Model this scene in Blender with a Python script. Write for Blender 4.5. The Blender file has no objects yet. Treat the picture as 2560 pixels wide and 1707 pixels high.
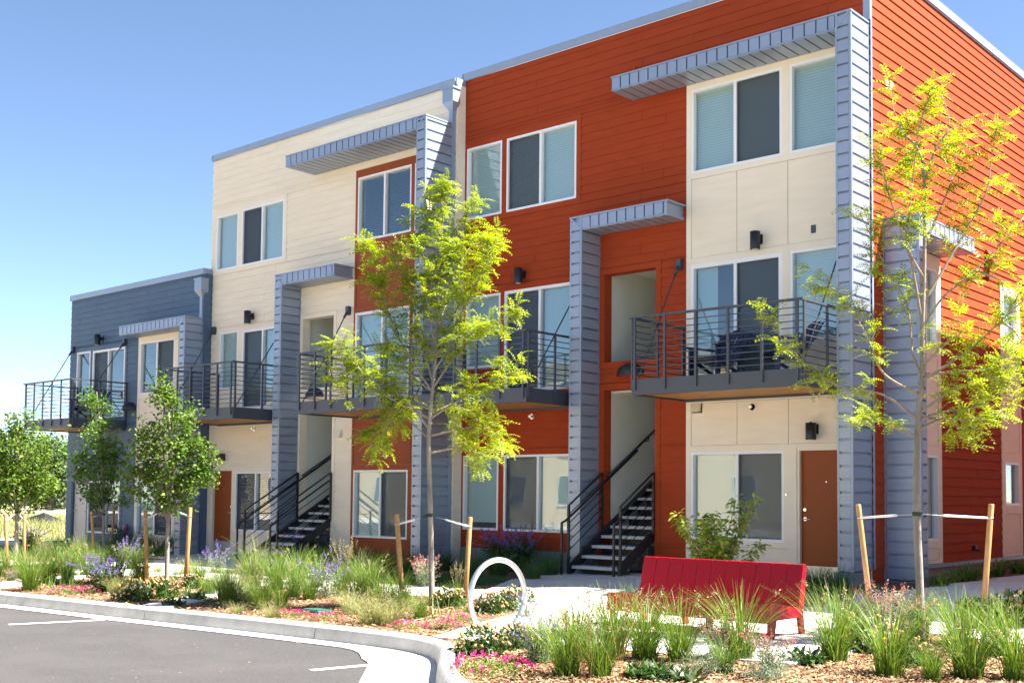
import bpy, bmesh, math, random
import numpy as np
from mathutils import Vector, Matrix

C = bpy.context.scene.collection
SC = bpy.context.scene
rnd = random.Random(7)
rng = np.random.default_rng(11)

# ------------------------------------------------------------------ camera
YAW, PITCH, ROLL = math.radians(41.55797), math.radians(3.05613), math.radians(0.56171)
FPX, VOFF, PW, PH = 2902.42, 226.99, 2560.0, 1707.0
CAM = Vector((0.0, -17.2, 1.5))
_f = Vector((-math.sin(YAW) * math.cos(PITCH), math.cos(YAW) * math.cos(PITCH), math.sin(PITCH)))
_r = Vector((math.cos(YAW), math.sin(YAW), 0))
_u = _r.cross(_f)
RGT = _r * math.cos(ROLL) + _u * math.sin(ROLL)
UPV = -_r * math.sin(ROLL) + _u * math.cos(ROLL)
FWD = _f
cd = bpy.data.cameras.new('camera')
cam = bpy.data.objects.new('camera', cd)
C.objects.link(cam)
m = Matrix((RGT, UPV, -FWD)).transposed().to_4x4()
m.translation = CAM
cam.matrix_world = m
cd.sensor_width = 36.0
cd.lens = FPX / PW * 36.0
cd.shift_y = VOFF / PW
cd.clip_end = 3000
SC.camera = cam

# ------------------------------------------------------------------ sky, sun, exposure
SUN = Vector((0.60, 0.39, 1.0)).normalized()
w = bpy.data.worlds.new('World')
SC.world = w
w.use_nodes = True
nt = w.node_tree
sky = nt.nodes.new('ShaderNodeTexSky')
sky.sky_type = 'NISHITA'
sky.sun_disc = False
sky.sun_elevation = math.asin(SUN.z)
sky.sun_rotation = math.atan2(SUN.x, SUN.y)
sky.altitude = 1600
sky.air_density = 0.7
sky.dust_density = 0.15
sky.ozone_density = 4.0
bg = nt.nodes['Background']
bg.inputs['Strength'].default_value = 0.073
wb = nt.nodes.new('ShaderNodeMix')                 # the photograph's warm white balance
wb.data_type = 'RGBA'; wb.blend_type = 'MULTIPLY'; wb.inputs[0].default_value = 1.0
wb.inputs[7].default_value = (0.97, 0.885, 0.785, 1)
nt.links.new(sky.outputs[0], wb.inputs[6])
nt.links.new(wb.outputs[2], bg.inputs[0])
sl = bpy.data.lights.new('sun', 'SUN')
sl.energy = 5.0
sl.angle = math.radians(0.6)
sl.color = (1.0, 0.95, 0.87)
so = bpy.data.objects.new('sun', sl)
C.objects.link(so)
so.rotation_euler = SUN.to_track_quat('Z', 'Y').to_euler()
so.location = (20, 10, 40)
SC.view_settings.view_transform = 'Standard'
SC.view_settings.look = 'None'
SC.view_settings.exposure = 2.4
SC.view_settings.gamma = 1.0
SC.view_settings.use_curve_mapping = False
SC.render.engine = 'CYCLES'
SC.cycles.max_bounces = 8
SC.cycles.transparent_max_bounces = 16
SC.cycles.use_denoising = True

# ------------------------------------------------------------------ materials
def mat(name, col, rough=0.6, metal=0.0, spec=0.5, var=0.0, vscale=3.0, bump=0.0, bscale=40.0, island=0.0, stretch=None, hue=0.0, transl=0.0, tcol=None, dirt=None):
    mt = bpy.data.materials.new(name)
    mt.use_nodes = True
    t = mt.node_tree
    n, l = t.nodes, t.links
    b = n['Principled BSDF']
    b.inputs['Roughness'].default_value = rough
    b.inputs['Metallic'].default_value = metal
    b.inputs['Specular IOR Level'].default_value = spec
    geo = n.new('ShaderNodeNewGeometry')
    vec = geo.outputs['Position']
    if stretch:
        mp = n.new('ShaderNodeMapping')
        mp.inputs['Scale'].default_value = stretch
        l.new(vec, mp.inputs['Vector'])
        vec = mp.outputs['Vector']
    cur = None
    base = n.new('ShaderNodeRGB')
    base.outputs[0].default_value = (*col, 1)
    cur = base.outputs[0]
    if var > 0:
        nz = n.new('ShaderNodeTexNoise')
        nz.inputs['Scale'].default_value = vscale
        nz.inputs['Detail'].default_value = 6
        l.new(vec, nz.inputs['Vector'])
        mr = n.new('ShaderNodeMapRange')
        mr.inputs['From Min'].default_value = 0.3
        mr.inputs['From Max'].default_value = 0.7
        mr.inputs['To Min'].default_value = 1 - var
        mr.inputs['To Max'].default_value = 1 + var
        l.new(nz.outputs['Fac'], mr.inputs['Value'])
        hs = n.new('ShaderNodeHueSaturation')
        l.new(mr.outputs[0], hs.inputs['Value'])
        l.new(cur, hs.inputs['Color'])
        cur = hs.outputs[0]
    if island > 0:
        mr = n.new('ShaderNodeMapRange')
        mr.inputs['To Min'].default_value = 1 - island
        mr.inputs['To Max'].default_value = 1 + island
        l.new(geo.outputs['Random Per Island'], mr.inputs['Value'])
        hs = n.new('ShaderNodeHueSaturation')
        l.new(mr.outputs[0], hs.inputs['Value'])
        l.new(cur, hs.inputs['Color'])
        if hue > 0:
            ml = n.new('ShaderNodeMath'); ml.operation = 'MULTIPLY'; ml.inputs[1].default_value = 7.31
            fr = n.new('ShaderNodeMath'); fr.operation = 'FRACT'
            l.new(geo.outputs['Random Per Island'], ml.inputs[0]); l.new(ml.outputs[0], fr.inputs[0])
            m2 = n.new('ShaderNodeMapRange')
            m2.inputs['To Min'].default_value = 0.5 - hue
            m2.inputs['To Max'].default_value = 0.5 + hue
            l.new(fr.outputs[0], m2.inputs['Value'])
            l.new(m2.outputs[0], hs.inputs['Hue'])
        cur = hs.outputs[0]
    if dirt:
        dcol, dsc, lo, hi = dirt
        nz = n.new('ShaderNodeTexNoise'); nz.inputs['Scale'].default_value = dsc; nz.inputs['Detail'].default_value = 8
        l.new(vec, nz.inputs['Vector'])
        mr = n.new('ShaderNodeMapRange'); mr.inputs['From Min'].default_value = lo; mr.inputs['From Max'].default_value = hi
        l.new(nz.outputs['Fac'], mr.inputs['Value'])
        mx = n.new('ShaderNodeMix'); mx.data_type = 'RGBA'
        l.new(mr.outputs[0], mx.inputs[0]); l.new(cur, mx.inputs[6]); mx.inputs[7].default_value = (*dcol, 1)
        cur = mx.outputs[2]
    l.new(cur, b.inputs['Base Color'])
    if bump > 0:
        nb = n.new('ShaderNodeTexNoise')
        nb.inputs['Scale'].default_value = bscale
        nb.inputs['Detail'].default_value = 4
        l.new(vec, nb.inputs['Vector'])
        bp = n.new('ShaderNodeBump')
        bp.inputs['Strength'].default_value = bump
        bp.inputs['Distance'].default_value = 0.02
        l.new(nb.outputs['Fac'], bp.inputs['Height'])
        l.new(bp.outputs[0], b.inputs['Normal'])
    if transl > 0:
        tr = n.new('ShaderNodeBsdfTranslucent')
        hs = n.new('ShaderNodeHueSaturation')
        hs.inputs['Saturation'].default_value = 1.05
        hs.inputs['Value'].default_value = 1.25
        l.new(cur, hs.inputs['Color'])
        l.new(hs.outputs[0], tr.inputs['Color'])
        ms = n.new('ShaderNodeMixShader')
        ms.inputs[0].default_value = transl
        l.new(b.outputs[0], ms.inputs[1]); l.new(tr.outputs[0], ms.inputs[2])
        l.new(ms.outputs[0], n['Material Output'].inputs['Surface'])
    return mt

def glass_mat(name, tint):
    """one face of a window pane: mirror share grows towards grazing sight, the rest is clear"""
    mt = bpy.data.materials.new(name)
    mt.use_nodes = True
    t = mt.node_tree; n, l = t.nodes, t.links
    n.remove(n['Principled BSDF'])
    tr = n.new('ShaderNodeBsdfTransparent'); tr.inputs[0].default_value = (*tint, 1)
    gl = n.new('ShaderNodeBsdfGlossy'); gl.inputs['Roughness'].default_value = 0.004
    lw = n.new('ShaderNodeLayerWeight'); lw.inputs['Blend'].default_value = 0.5
    pw = n.new('ShaderNodeMath'); pw.operation = 'POWER'; pw.inputs[1].default_value = 4.0
    l.new(lw.outputs['Facing'], pw.inputs[0])
    ma = n.new('ShaderNodeMath'); ma.operation = 'MULTIPLY_ADD'; ma.inputs[1].default_value = 0.9; ma.inputs[2].default_value = 0.11
    l.new(pw.outputs[0], ma.inputs[0])
    geo = n.new('ShaderNodeNewGeometry')
    nz = n.new('ShaderNodeTexNoise'); nz.inputs['Scale'].default_value = 2.2; nz.inputs['Detail'].default_value = 1
    l.new(geo.outputs['Position'], nz.inputs['Vector'])
    bp = n.new('ShaderNodeBump'); bp.inputs['Strength'].default_value = 0.05; bp.inputs['Distance'].default_value = 0.02
    l.new(nz.outputs['Fac'], bp.inputs['Height']); l.new(bp.outputs[0], gl.inputs['Normal'])
    mx = n.new('ShaderNodeMixShader')
    l.new(ma.outputs[0], mx.inputs[0]); l.new(tr.outputs[0], mx.inputs[1]); l.new(gl.outputs[0], mx.inputs[2])
    l.new(mx.outputs[0], n['Material Output'].inputs['Surface'])
    return mt

def screen_mat():
    mt = bpy.data.materials.new('insect_mesh')
    mt.use_nodes = True
    t = mt.node_tree; n, l = t.nodes, t.links
    b = n['Principled BSDF']; b.inputs['Base Color'].default_value = (0.07, 0.085, 0.105, 1); b.inputs['Roughness'].default_value = 0.7
    tr = n.new('ShaderNodeBsdfTransparent')
    mx = n.new('ShaderNodeMixShader'); mx.inputs[0].default_value = 0.40
    l.new(tr.outputs[0], mx.inputs[1]); l.new(b.outputs[0], mx.inputs[2])
    l.new(mx.outputs[0], n['Material Output'].inputs['Surface'])
    return mt

M = {}
M['red'] = mat('red_paint', (0.335, 0.051, 0.016), 0.8, var=0.08, vscale=2.0, bump=0.15, bscale=30, stretch=(1, 1, 6), spec=0.10)
M['rust'] = mat('rust_paint', (0.28, 0.056, 0.01), 0.5, var=0.05, vscale=2.0, spec=0.25)
M['cream'] = mat('cream_paint', (0.82, 0.71, 0.555), 0.6, var=0.04, vscale=1.5, bump=0.15, bscale=30, stretch=(1, 1, 6), spec=0.25)
M['creamtrim'] = mat('cream_trim_paint', (0.82, 0.72, 0.57), 0.6, var=0.03, spec=0.25)
M['slate'] = mat('slate_paint', (0.085, 0.135, 0.20), 0.5, var=0.08, vscale=2.0, bump=0.15, bscale=30, stretch=(1, 1, 6), spec=0.25)
M['white'] = mat('white_vinyl', (0.80, 0.80, 0.80), 0.4)
M['metal'] = mat('bluegrey_metal', (0.29, 0.34, 0.43), 0.34, metal=0.3, var=0.05, vscale=1.2)
M['coping'] = mat('coping_metal', (0.30, 0.35, 0.43), 0.4, metal=0.3, var=0.05, vscale=0.8)
M['steel'] = mat('dark_steel', (0.06, 0.067, 0.085), 0.45, metal=0.2)
M['black'] = mat('black_metal', (0.018, 0.018, 0.02), 0.45)
M['wood'] = mat('soffit_timber', (0.46, 0.22, 0.06), 0.6, var=0.3, vscale=6, stretch=(0.4, 3, 3))
M['stake'] = mat('stake_timber', (0.38, 0.2052, 0.0722), 0.7, var=0.25, vscale=9, stretch=(3, 3, 0.6))
M['plinth'] = mat('plinth_paint', (0.17, 0.20, 0.23), 0.8, var=0.1)
M['plinth2'] = mat('foundation_concrete', (0.30, 0.25, 0.22), 0.9, var=0.1, vscale=5)
M['stairwall'] = mat('stairwell_paint', (0.66, 0.67, 0.58), 0.7, var=0.04)
M['tread'] = mat('concrete_tread', (0.50, 0.50, 0.50), 0.85, var=0.1, vscale=12)
M['door'] = mat('rust_door_paint', (0.27, 0.058, 0.008), 0.4, spec=0.25)
M['paledoor'] = mat('pale_door_paint', (0.62, 0.58, 0.52), 0.5)
M['kick'] = mat('kick_plate_metal', (0.55, 0.55, 0.56), 0.35, metal=0.7)
M['blind'] = mat('blind_white', (0.78, 0.8, 0.76), 0.6, transl=0.15)
M['dkblind'] = mat('blind_dark', (0.3, 0.29, 0.28), 0.6)
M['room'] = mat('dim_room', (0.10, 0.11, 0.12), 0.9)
M['curtain'] = mat('vertical_blind', (0.45, 0.52, 0.54), 0.6)
M['glass'] = glass_mat('window_glass', (0.87, 0.945, 0.945))
M['screen'] = screen_mat()
M['roof'] = mat('roof_membrane', (0.35, 0.35, 0.34), 0.9, var=0.1)
M['bench'] = mat('red_bench_plastic', (0.3, 0.002, 0.014), 0.42, spec=0.25)
M['galv'] = mat('galvanised_steel', (0.62, 0.64, 0.66), 0.28, metal=0.85, var=0.08, vscale=14)
M['pvc'] = mat('white_sleeve', (0.75, 0.75, 0.74), 0.4)
M['wire'] = mat('wire', (0.4, 0.4, 0.42), 0.4, metal=0.8)
M['strap'] = mat('green_strap', (0.03, 0.05, 0.035), 0.8)
M['navy'] = mat('navy_chair', (0.012, 0.022, 0.055), 0.45)
M['chrome'] = mat('satin_chrome', (0.7, 0.7, 0.7), 0.25, metal=0.9)
M['bellred'] = mat('fire_bell_red', (0.35, 0.03, 0.025), 0.4)
M['conc'] = mat('pale_concrete', (0.56, 0.54, 0.50), 0.88, var=0.10, vscale=2.2, bump=0.15, bscale=90, dirt=((0.40, 0.38, 0.35), 1.3, 0.55, 0.9))
M['kerb'] = mat('kerb_concrete', (0.43, 0.42, 0.39), 0.88, var=0.16, vscale=5, bump=0.2, bscale=80, dirt=((0.30, 0.29, 0.27), 3.0, 0.55, 0.85))
M['asphalt'] = mat('asphalt', (0.059, 0.0565, 0.0575), 0.92, var=0.30, vscale=70, bump=0.35, bscale=140, dirt=((0.078, 0.072, 0.073), 0.9, 0.45, 0.8), spec=0.2)
M['paint'] = mat('road_paint', (0.72, 0.72, 0.70), 0.8, var=0.12, vscale=30, dirt=((0.25, 0.24, 0.24), 22, 0.6, 0.75))
M['mulch'] = mat('mulch', (0.1672, 0.0874, 0.0418), 0.95, var=0.5, vscale=45, bump=0.9, bscale=60, dirt=((0.06, 0.032, 0.018), 14, 0.5, 0.7))
M['chip'] = mat('bark_chip', (0.3344, 0.1976, 0.1026), 0.9, island=0.65, hue=0.02)
M['field'] = mat('dry_grass_field', (0.3192, 0.2736, 0.1368), 0.95, var=0.35, vscale=0.6, dirt=((0.20, 0.24, 0.08), 0.15, 0.5, 0.65))
M['bark'] = mat('grey_bark', (0.24, 0.21, 0.18), 0.9, var=0.25, vscale=10, bump=0.4, bscale=40, stretch=(1, 1, 0.35))
M['twig'] = mat('twig_bark', (0.27, 0.22, 0.17), 0.9, var=0.2, vscale=10)
M['redstem'] = mat('red_stem', (0.25, 0.05, 0.04), 0.7)
M['locust'] = mat('locust_leaf', (0.275, 0.34, 0.022), 0.45, island=0.45, hue=0.03, transl=0.5)
M['pear'] = mat('pear_leaf', (0.11, 0.18, 0.022), 0.55, spec=0.25, island=0.45, hue=0.025, transl=0.32)
M['ash'] = mat('ash_leaf', (0.1, 0.19, 0.022), 0.45, island=0.4, hue=0.02, transl=0.35)
M['bgleaf'] = mat('far_leaf', (0.076, 0.1292, 0.0342), 0.6, island=0.5, hue=0.02, transl=0.25)
M['conifer'] = mat('conifer_leaf', (0.0266, 0.0532, 0.019), 0.7, island=0.5, hue=0.01)
M['dogwood'] = mat('dogwood_leaf', (0.3, 0.38, 0.06), 0.5, spec=0.3, island=0.4, hue=0.025, transl=0.45)
M['grass'] = mat('grass_blade', (0.125, 0.2, 0.026), 0.5, island=0.4, hue=0.03, transl=0.4)
M['grasspale'] = mat('pale_grass_blade', (0.2584, 0.2736, 0.0988), 0.55, island=0.35, hue=0.02, transl=0.4)
M['grasstip'] = mat('seed_head', (0.3192, 0.2584, 0.1292), 0.8, island=0.35, hue=0.01, transl=0.2)
M['stalk'] = mat('brown_stalk', (0.228, 0.114, 0.038), 0.8, island=0.3)
M['sage'] = mat('sage_leaf', (0.19, 0.2356, 0.1444), 0.6, island=0.35, hue=0.015, transl=0.3)
M['lavender'] = mat('purple_flower', (0.2, 0.13, 0.42), 0.7, island=0.35, hue=0.02, transl=0.25)
M['magenta'] = mat('magenta_flower', (0.62, 0.012, 0.22), 0.6, island=0.3, hue=0.015, transl=0.3)
M['coral'] = mat('coral_flower', (0.4712, 0.152, 0.152), 0.6, island=0.3, hue=0.02, transl=0.3)
M['leafdk'] = mat('dark_leaf', (0.0456, 0.0912, 0.019), 0.45, island=0.4, hue=0.02, transl=0.3)
M['seedbrown'] = mat('spent_flower', (0.2736, 0.1672, 0.0684), 0.85, island=0.35, hue=0.01)
M['yellow'] = mat('yellow_flower', (0.57, 0.38, 0.0228), 0.6, island=0.2)
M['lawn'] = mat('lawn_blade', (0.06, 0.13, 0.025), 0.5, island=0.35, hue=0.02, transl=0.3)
M['beige'] = mat('beige_stucco', (0.62, 0.50, 0.34), 0.9, var=0.06)
M['beigewin'] = mat('dim_window', (0.10, 0.12, 0.14), 0.2)
M['tarp'] = mat('black_fabric', (0.008, 0.008, 0.008), 0.8)
M['lid'] = mat('green_lid', (0.015, 0.12, 0.08), 0.6)

# ------------------------------------------------------------------ object helpers
ORG = {}
def link(o, parent=None, label=None, kind=None):
    C.objects.link(o)
    if parent is not None:
        o.parent = parent
        ORG[o.name] = ORG.get(parent.name, Vector((0, 0, 0)))
    if label: o['label'] = label
    if kind: o['kind'] = kind
    return o

def thing(name, label, cat, loc=(0, 0, 0), group=None):
    o = bpy.data.objects.new(name, None)
    o.empty_display_size = 0.2
    C.objects.link(o)
    o.location = loc
    ORG[o.name] = Vector(loc)
    o['label'] = label; o['category'] = cat
    if group: o['group'] = group
    return o

def tag(o, label, cat, group=None, kind=None):
    o['label'] = label; o['category'] = cat
    if group: o['group'] = group
    if kind: o['kind'] = kind
    return o

def np_mesh(name, V, F, mt, smooth=False):
    """V (n,3), F (m,k) one face size"""
    me = bpy.data.meshes.new(name)
    V = np.asarray(V, np.float32); F = np.asarray(F, np.int32)
    k = F.shape[1]
    me.vertices.add(len(V)); me.vertices.foreach_set('co', V.ravel())
    me.loops.add(F.size); me.loops.foreach_set('vertex_index', F.ravel())
    me.polygons.add(len(F))
    me.polygons.foreach_set('loop_start', np.arange(0, F.size, k, dtype=np.int32))
    try: me.polygons.foreach_set('loop_total', np.full(len(F), k, np.int32))
    except Exception: pass
    if smooth: me.polygons.foreach_set('use_smooth', np.ones(len(F), bool))
    me.update(calc_edges=True)
    if mt: me.materials.append(mt)
    return me

def np_obj(name, V, F, mt, parent=None, smooth=False, kind=None):
    if parent is not None:
        V = np.asarray(V, float) - np.array(ORG.get(parent.name, Vector((0, 0, 0))))
    o = bpy.data.objects.new(name, np_mesh(name, V, F, mt, smooth))
    return link(o, parent, None, kind)

class MB:
    def __init__(s): s.v = []; s.f = []; s.sm = []
    def add(s, vs, fs, sm=False):
        b = len(s.v); s.v += [tuple(p) for p in vs]
        for f in fs: s.f.append(tuple(i + b for i in f)); s.sm.append(sm)
        return s
    def box(s, x0, x1, y0, y1, z0, z1):
        if x0 > x1: x0, x1 = x1, x0
        if y0 > y1: y0, y1 = y1, y0
        if z0 > z1: z0, z1 = z1, z0
        return s.hexa([(x0, y0, z0), (x1, y0, z0), (x1, y1, z0), (x0, y1, z0), (x0, y0, z1), (x1, y0, z1), (x1, y1, z1), (x0, y1, z1)])
    def hexa(s, p):
        return s.add(p, [(0, 3, 2, 1), (4, 5, 6, 7), (0, 1, 5, 4), (1, 2, 6, 5), (2, 3, 7, 6), (3, 0, 4, 7)])
    def tube(s, pts, r, n=6, cap=True):
        pts = [Vector(p) for p in pts]
        if not isinstance(r, (list, tuple)): r = [r] * len(pts)
        rings = []; prev = None
        for i, p in enumerate(pts):
            a = pts[max(i - 1, 0)]; b = pts[min(i + 1, len(pts) - 1)]
            d = (b - a).normalized() if (b - a).length > 1e-9 else Vector((0, 0, 1))
            if prev is None:
                x = d.orthogonal().normalized()
            else:
                x = (prev - d * prev.dot(d))
                x = x.normalized() if x.length > 1e-6 else d.orthogonal().normalized()
            prev = x; y = d.cross(x)
            rings.append([p + (x * math.cos(2 * math.pi * k / n) + y * math.sin(2 * math.pi * k / n)) * r[i] for k in range(n)])
        vs = [q for g in rings for q in g]; fs = []
        for i in range(len(rings) - 1):
            for k in range(n):
                fs.append((i * n + k, i * n + (k + 1) % n, (i + 1) * n + (k + 1) % n, (i + 1) * n + k))
        b = len(s.v)
        s.add(vs, fs, True)
        if cap:
            s.f.append(tuple(b + k for k in reversed(range(n)))); s.sm.append(False)
            e = b + (len(rings) - 1) * n
            s.f.append(tuple(e + k for k in range(n))); s.sm.append(False)
        return s
    def prism(s, poly, axis, a, b):
        """polygon of (p,q) extruded along axis 'x','y','z' from a to b"""
        def pt(p, q, t):
            return (t, p, q) if axis == 'x' else ((p, t, q) if axis == 'y' else (p, q, t))
        n = len(poly)
        vs = [pt(p, q, a) for p, q in poly] + [pt(p, q, b) for p, q in poly]
        fs = [tuple(reversed(range(n))), tuple(range(n, 2 * n))] + [(i, (i + 1) % n, n + (i + 1) % n, n + i) for i in range(n)]
        return s.add(vs, fs)
    def build(s, name, mt, parent=None, label=None, kind=None, recalc=True, bevel=0.0):
        org = ORG.get(parent.name, Vector((0, 0, 0))) if parent is not None else Vector((0, 0, 0))
        me = bpy.data.meshes.new(name)
        me.from_pydata([(x - org.x, y - org.y, z - org.z) for x, y, z in s.v], [], s.f)
        me.polygons.foreach_set('use_smooth', s.sm)
        if recalc or bevel:
            bm = bmesh.new(); bm.from_mesh(me)
            if bevel:
                bmesh.ops.bevel(bm, geom=bm.edges[:], offset=bevel, segments=2, affect='EDGES', profile=0.6)
            bmesh.ops.recalc_face_normals(bm, faces=bm.faces[:]); bm.to_mesh(me); bm.free()
        me.update()
        if mt: me.materials.append(mt)
        o = bpy.data.objects.new(name, me)
        return link(o, parent, label, kind)

class Frame:
    """a wall plane: origin, direction along the wall, outward normal"""
    def __init__(s, o, h, n): s.o = Vector(o); s.h = Vector(h); s.n = Vector(n)
    def p(s, h, z, o=0.0):
        q = s.o + s.h * h + s.n * o
        return (q.x, q.y, q.z + z)
    def box(s, mb, h0, h1, z0, z1, o0, o1):
        return mb.hexa([s.p(h0, z0, o0), s.p(h1, z0, o0), s.p(h1, z0, o1), s.p(h0, z0, o1), s.p(h0, z1, o0), s.p(h1, z1, o0), s.p(h1, z1, o1), s.p(h0, z1, o1)])

def copy_tree(o, parent=None):
    c = o.copy(); C.objects.link(c)
    if parent is not None: c.parent = parent
    for ch in list(o.children): copy_tree(ch, c)
    return c

# ------------------------------------------------------------------ ground heights and photo rays
HBX = [-40, -33, -26, -21, -16, -12.5, -9, -5, 20]
HBZ = [-.15, -.12, -.10, -.08, .03, .08, .18, .20, .20]
MOUND = [(-11.1, -6.3, .10, .9), (-16.84, -6.66, .08, .9), (-4.9, -5.3, .06, .8)]
def smooth(a, b, t):
    t = np.clip((t - a) / (b - a), 0, 1); return t * t * (3 - 2 * t)
def gz(x, y):
    x = np.asarray(x, float); y = np.asarray(y, float)
    t = smooth(-4.5, -.8, y)
    z = .0 * (1 - t) + np.interp(x, HBX, HBZ) * t
    for a, b, h, r in MOUND: z = z + h * np.exp(-((x - a) ** 2 + (y - b) ** 2) / r ** 2)
    return z
def gzf(x, y): return float(gz(x, y))
def ray(u, v): return RGT * ((u - PW / 2) / FPX) - UPV * ((v - PH / 2 - VOFF) / FPX) + FWD
def ground_at(u, v):
    """where the sight line of a point of the photograph meets the ground"""
    D = ray(u, v); t = 3.0
    for k in range(4000):
        q = CAM + D * t
        if q.z <= gzf(q.x, q.y): break
        t += 0.02
    return CAM + D * (t - 0.01)
FH = Vector((FWD.x, FWD.y, 0)).normalized()
def at_depth(u, v, B, off=0.0):
    """point of the sight line in the upright plane through B facing the camera, pushed back by off"""
    D = ray(u, v); t = ((Vector(B) - CAM).dot(FH) + off) / D.dot(FH)
    return CAM + D * t

# ------------------------------------------------------------------ ground, road, kerb, pavements
KERB = [(-90, -16.4), (-60, -13.5), (-34, -11.05), (-16.8, -9.42), (-13.7, -9.13), (-11.4, -8.86), (-9.8, -8.72), (-9.1, -8.68), (-8.6, -8.71), (-8.24, -8.82), (-7.88, -9.10), (-7.43, -9.57), (-6.92, -10.10), (-6.34, -10.54), (-5.5, -11.05), (-3, -12.5), (8, -18.5)]
KX = np.array([p[0] for p in KERB]); KY = np.array([p[1] for p in KERB])
def ykerb(x): return np.interp(x, KX, KY)

def sheet(name, xs, ylo, yhi, ny, zf, mt, kind='structure', power=1.0):
    V = []; F = []
    for x in xs:
        a, b = ylo(x), yhi(x)
        for j in range(ny + 1):
            y = a + (b - a) * (j / ny) ** power
            V.append((x, y, zf(x, y)))
    n = ny + 1
    for i in range(len(xs) - 1):
        for j in range(ny):
            F.append((i * n + j, (i + 1) * n + j, (i + 1) * n + j + 1, i * n + j + 1))
    return np_obj(name, V, F, mt, None, True, kind)

np_obj('ground', [(-900, -60, -.32), (400, -60, -.32), (400, 1500, -.32), (-900, 1500, -.32)], [(0, 1, 2, 3)], M['field'], None, False, 'structure')
sheet('road', list(np.linspace(-150, -20, 14)) + list(np.linspace(-19, -4, 31)) + list(np.linspace(-3, 80, 12)), lambda x: -70.0, lambda x: float(ykerb(x)) - .05, 8, lambda x, y: -.137, M['asphalt'])
_xs = list(np.linspace(-36, -20, 33)) + list(np.linspace(-19.7, -3, 90)) + list(np.linspace(-2.6, 8, 16))
sheet('planting_bed', _xs, lambda x: float(ykerb(x)) + .02, lambda x: 24.0, 110, gzf, M['mulch'], power=1.6)

def resample(P, step):
    out = [Vector(P[0])]
    for a, b in zip(P[:-1], P[1:]):
        a, b = Vector(a), Vector(b); n = max(1, int((b - a).length / step))
        for i in range(1, n + 1): out.append(a + (b - a) * i / n)
    return out
kp = resample([(x, y, 0) for x, y in KERB[2:]], 0.22)
for _ in range(2):
    kp = [kp[0]] + [(kp[i - 1] + kp[i] * 2 + kp[i + 1]) / 4 for i in range(1, len(kp) - 1)] + [kp[-1]]
def kdir(i):
    d = (kp[min(i + 1, len(kp) - 1)] - kp[max(i - 1, 0)]).normalized()
    return d, Vector((d.y, -d.x, 0))          # towards the street
kerb = bpy.data.objects.new('kerb', None); C.objects.link(kerb); kerb['kind'] = 'structure'
def sweep(i0, i1, prof, name, mt, trim=0.005):
    V = []; F = []; n = len(prof)
    for i in range(i0, i1 + 1):
        d, q = kdir(i)
        s = trim if i == i0 else (-trim if i == i1 else 0)
        wk = 1 + (1.6 * float(smooth(-9.6, -8.4, kp[i].x)) if name == 'gutter_segment' else 0)
        for o, z in prof: V.append(tuple(kp[i] + d * s + q * (.17 + (o - .17) * wk if o > .17 else o) + Vector((0, 0, z))))
    k = i1 - i0 + 1
    mb = MB()
    for i in range(k - 1):
        for j in range(n): F.append((i * n + j, i * n + (j + 1) % n, (i + 1) * n + (j + 1) % n, (i + 1) * n + j))
    F.append(tuple(range(n))); F.append(tuple(reversed(range((k - 1) * n, k * n))))
    mb.add(V, F); return mb.build(name, mt, kerb)
kprof = [(0, -.25), (0, .030), (.03, .035), (.09, .034), (.12, .026), (.14, .004), (.148, -.03), (.168, -.125), (.168, -.25)]
gprof = [(.170, -.25), (.170, -.122), (.28, -.129), (.42, -.124), (.42, -.25)]
i = 0; seg = 0
while i < len(kp) - 1:
    j = min(i + (13 if seg % 3 else 14), len(kp) - 1)
    sweep(i, j, kprof, 'kerb_segment', M['kerb']); sweep(i, j, gprof, 'gutter_segment', M['conc'])
    i = j; seg += 1

def stripe(name, a, b, wd):
    a, b = Vector(a), Vector(b); d = (b - a).normalized(); q = Vector((-d.y, d.x, 0)) * wd / 2
    np_obj(name, [tuple(a - q), tuple(b - q), tuple(b + q), tuple(a + q)], [(0, 1, 2, 3)], M['paint'], None, False, 'structure')
def on_road(u, v):
    D = ray(u, v); t = (-.132 - CAM.z) / D.z; return CAM + D * t
for a_, b_ in (((21, 1560), (300, 1546.5)), ((778.5, 1674), (951, 1658.5)), ((-420, 1520), (-190, 1510))): stripe('parking_line', on_road(*a_), on_road(*b_), .10)

walk = bpy.data.objects.new('sidewalk', None); C.objects.link(walk); walk['kind'] = 'structure'
def slab(q, n=5, lift=.028, name='slab'):
    a, b, c, d = [Vector((x, y, 0)) for x, y in q]
    ctr = (a + b + c + d) / 4
    a, b, c, d = [p + (ctr - p).normalized() * .007 for p in (a, b, c, d)]
    V = []; F = []
    for i in range(n + 1):
        for j in range(n + 1):
            s, t = i / n, j / n
            p = (a * (1 - s) + b * s) * (1 - t) + (d * (1 - s) + c * s) * t
            V.append((p.x, p.y, gzf(p.x, p.y) + lift))
    for i in range(n):
        for j in range(n): F.append((i * (n + 1) + j, (i + 1) * (n + 1) + j, (i + 1) * (n + 1) + j + 1, i * (n + 1) + j + 1))
    ring = [j for j in range(n + 1)] + [i * (n + 1) + n for i in range(1, n + 1)] + [n * (n + 1) + j for j in range(n - 1, -1, -1)] + [i * (n + 1) for i in range(n - 1, 0, -1)]
    base = len(V)
    for k in ring: V.append((V[k][0], V[k][1], V[k][2] - .15))
    for k in range(len(ring)):
        F.append((ring[k], ring[(k + 1) % len(ring)], base + (k + 1) % len(ring), base + k))
    mb = MB().add(V, F)
    return mb.build(name, M['conc'], walk)
def lerp2(a, b, t): return (a[0] + (b[0] - a[0]) * t, a[1] + (b[1] - a[1]) * t)
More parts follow.
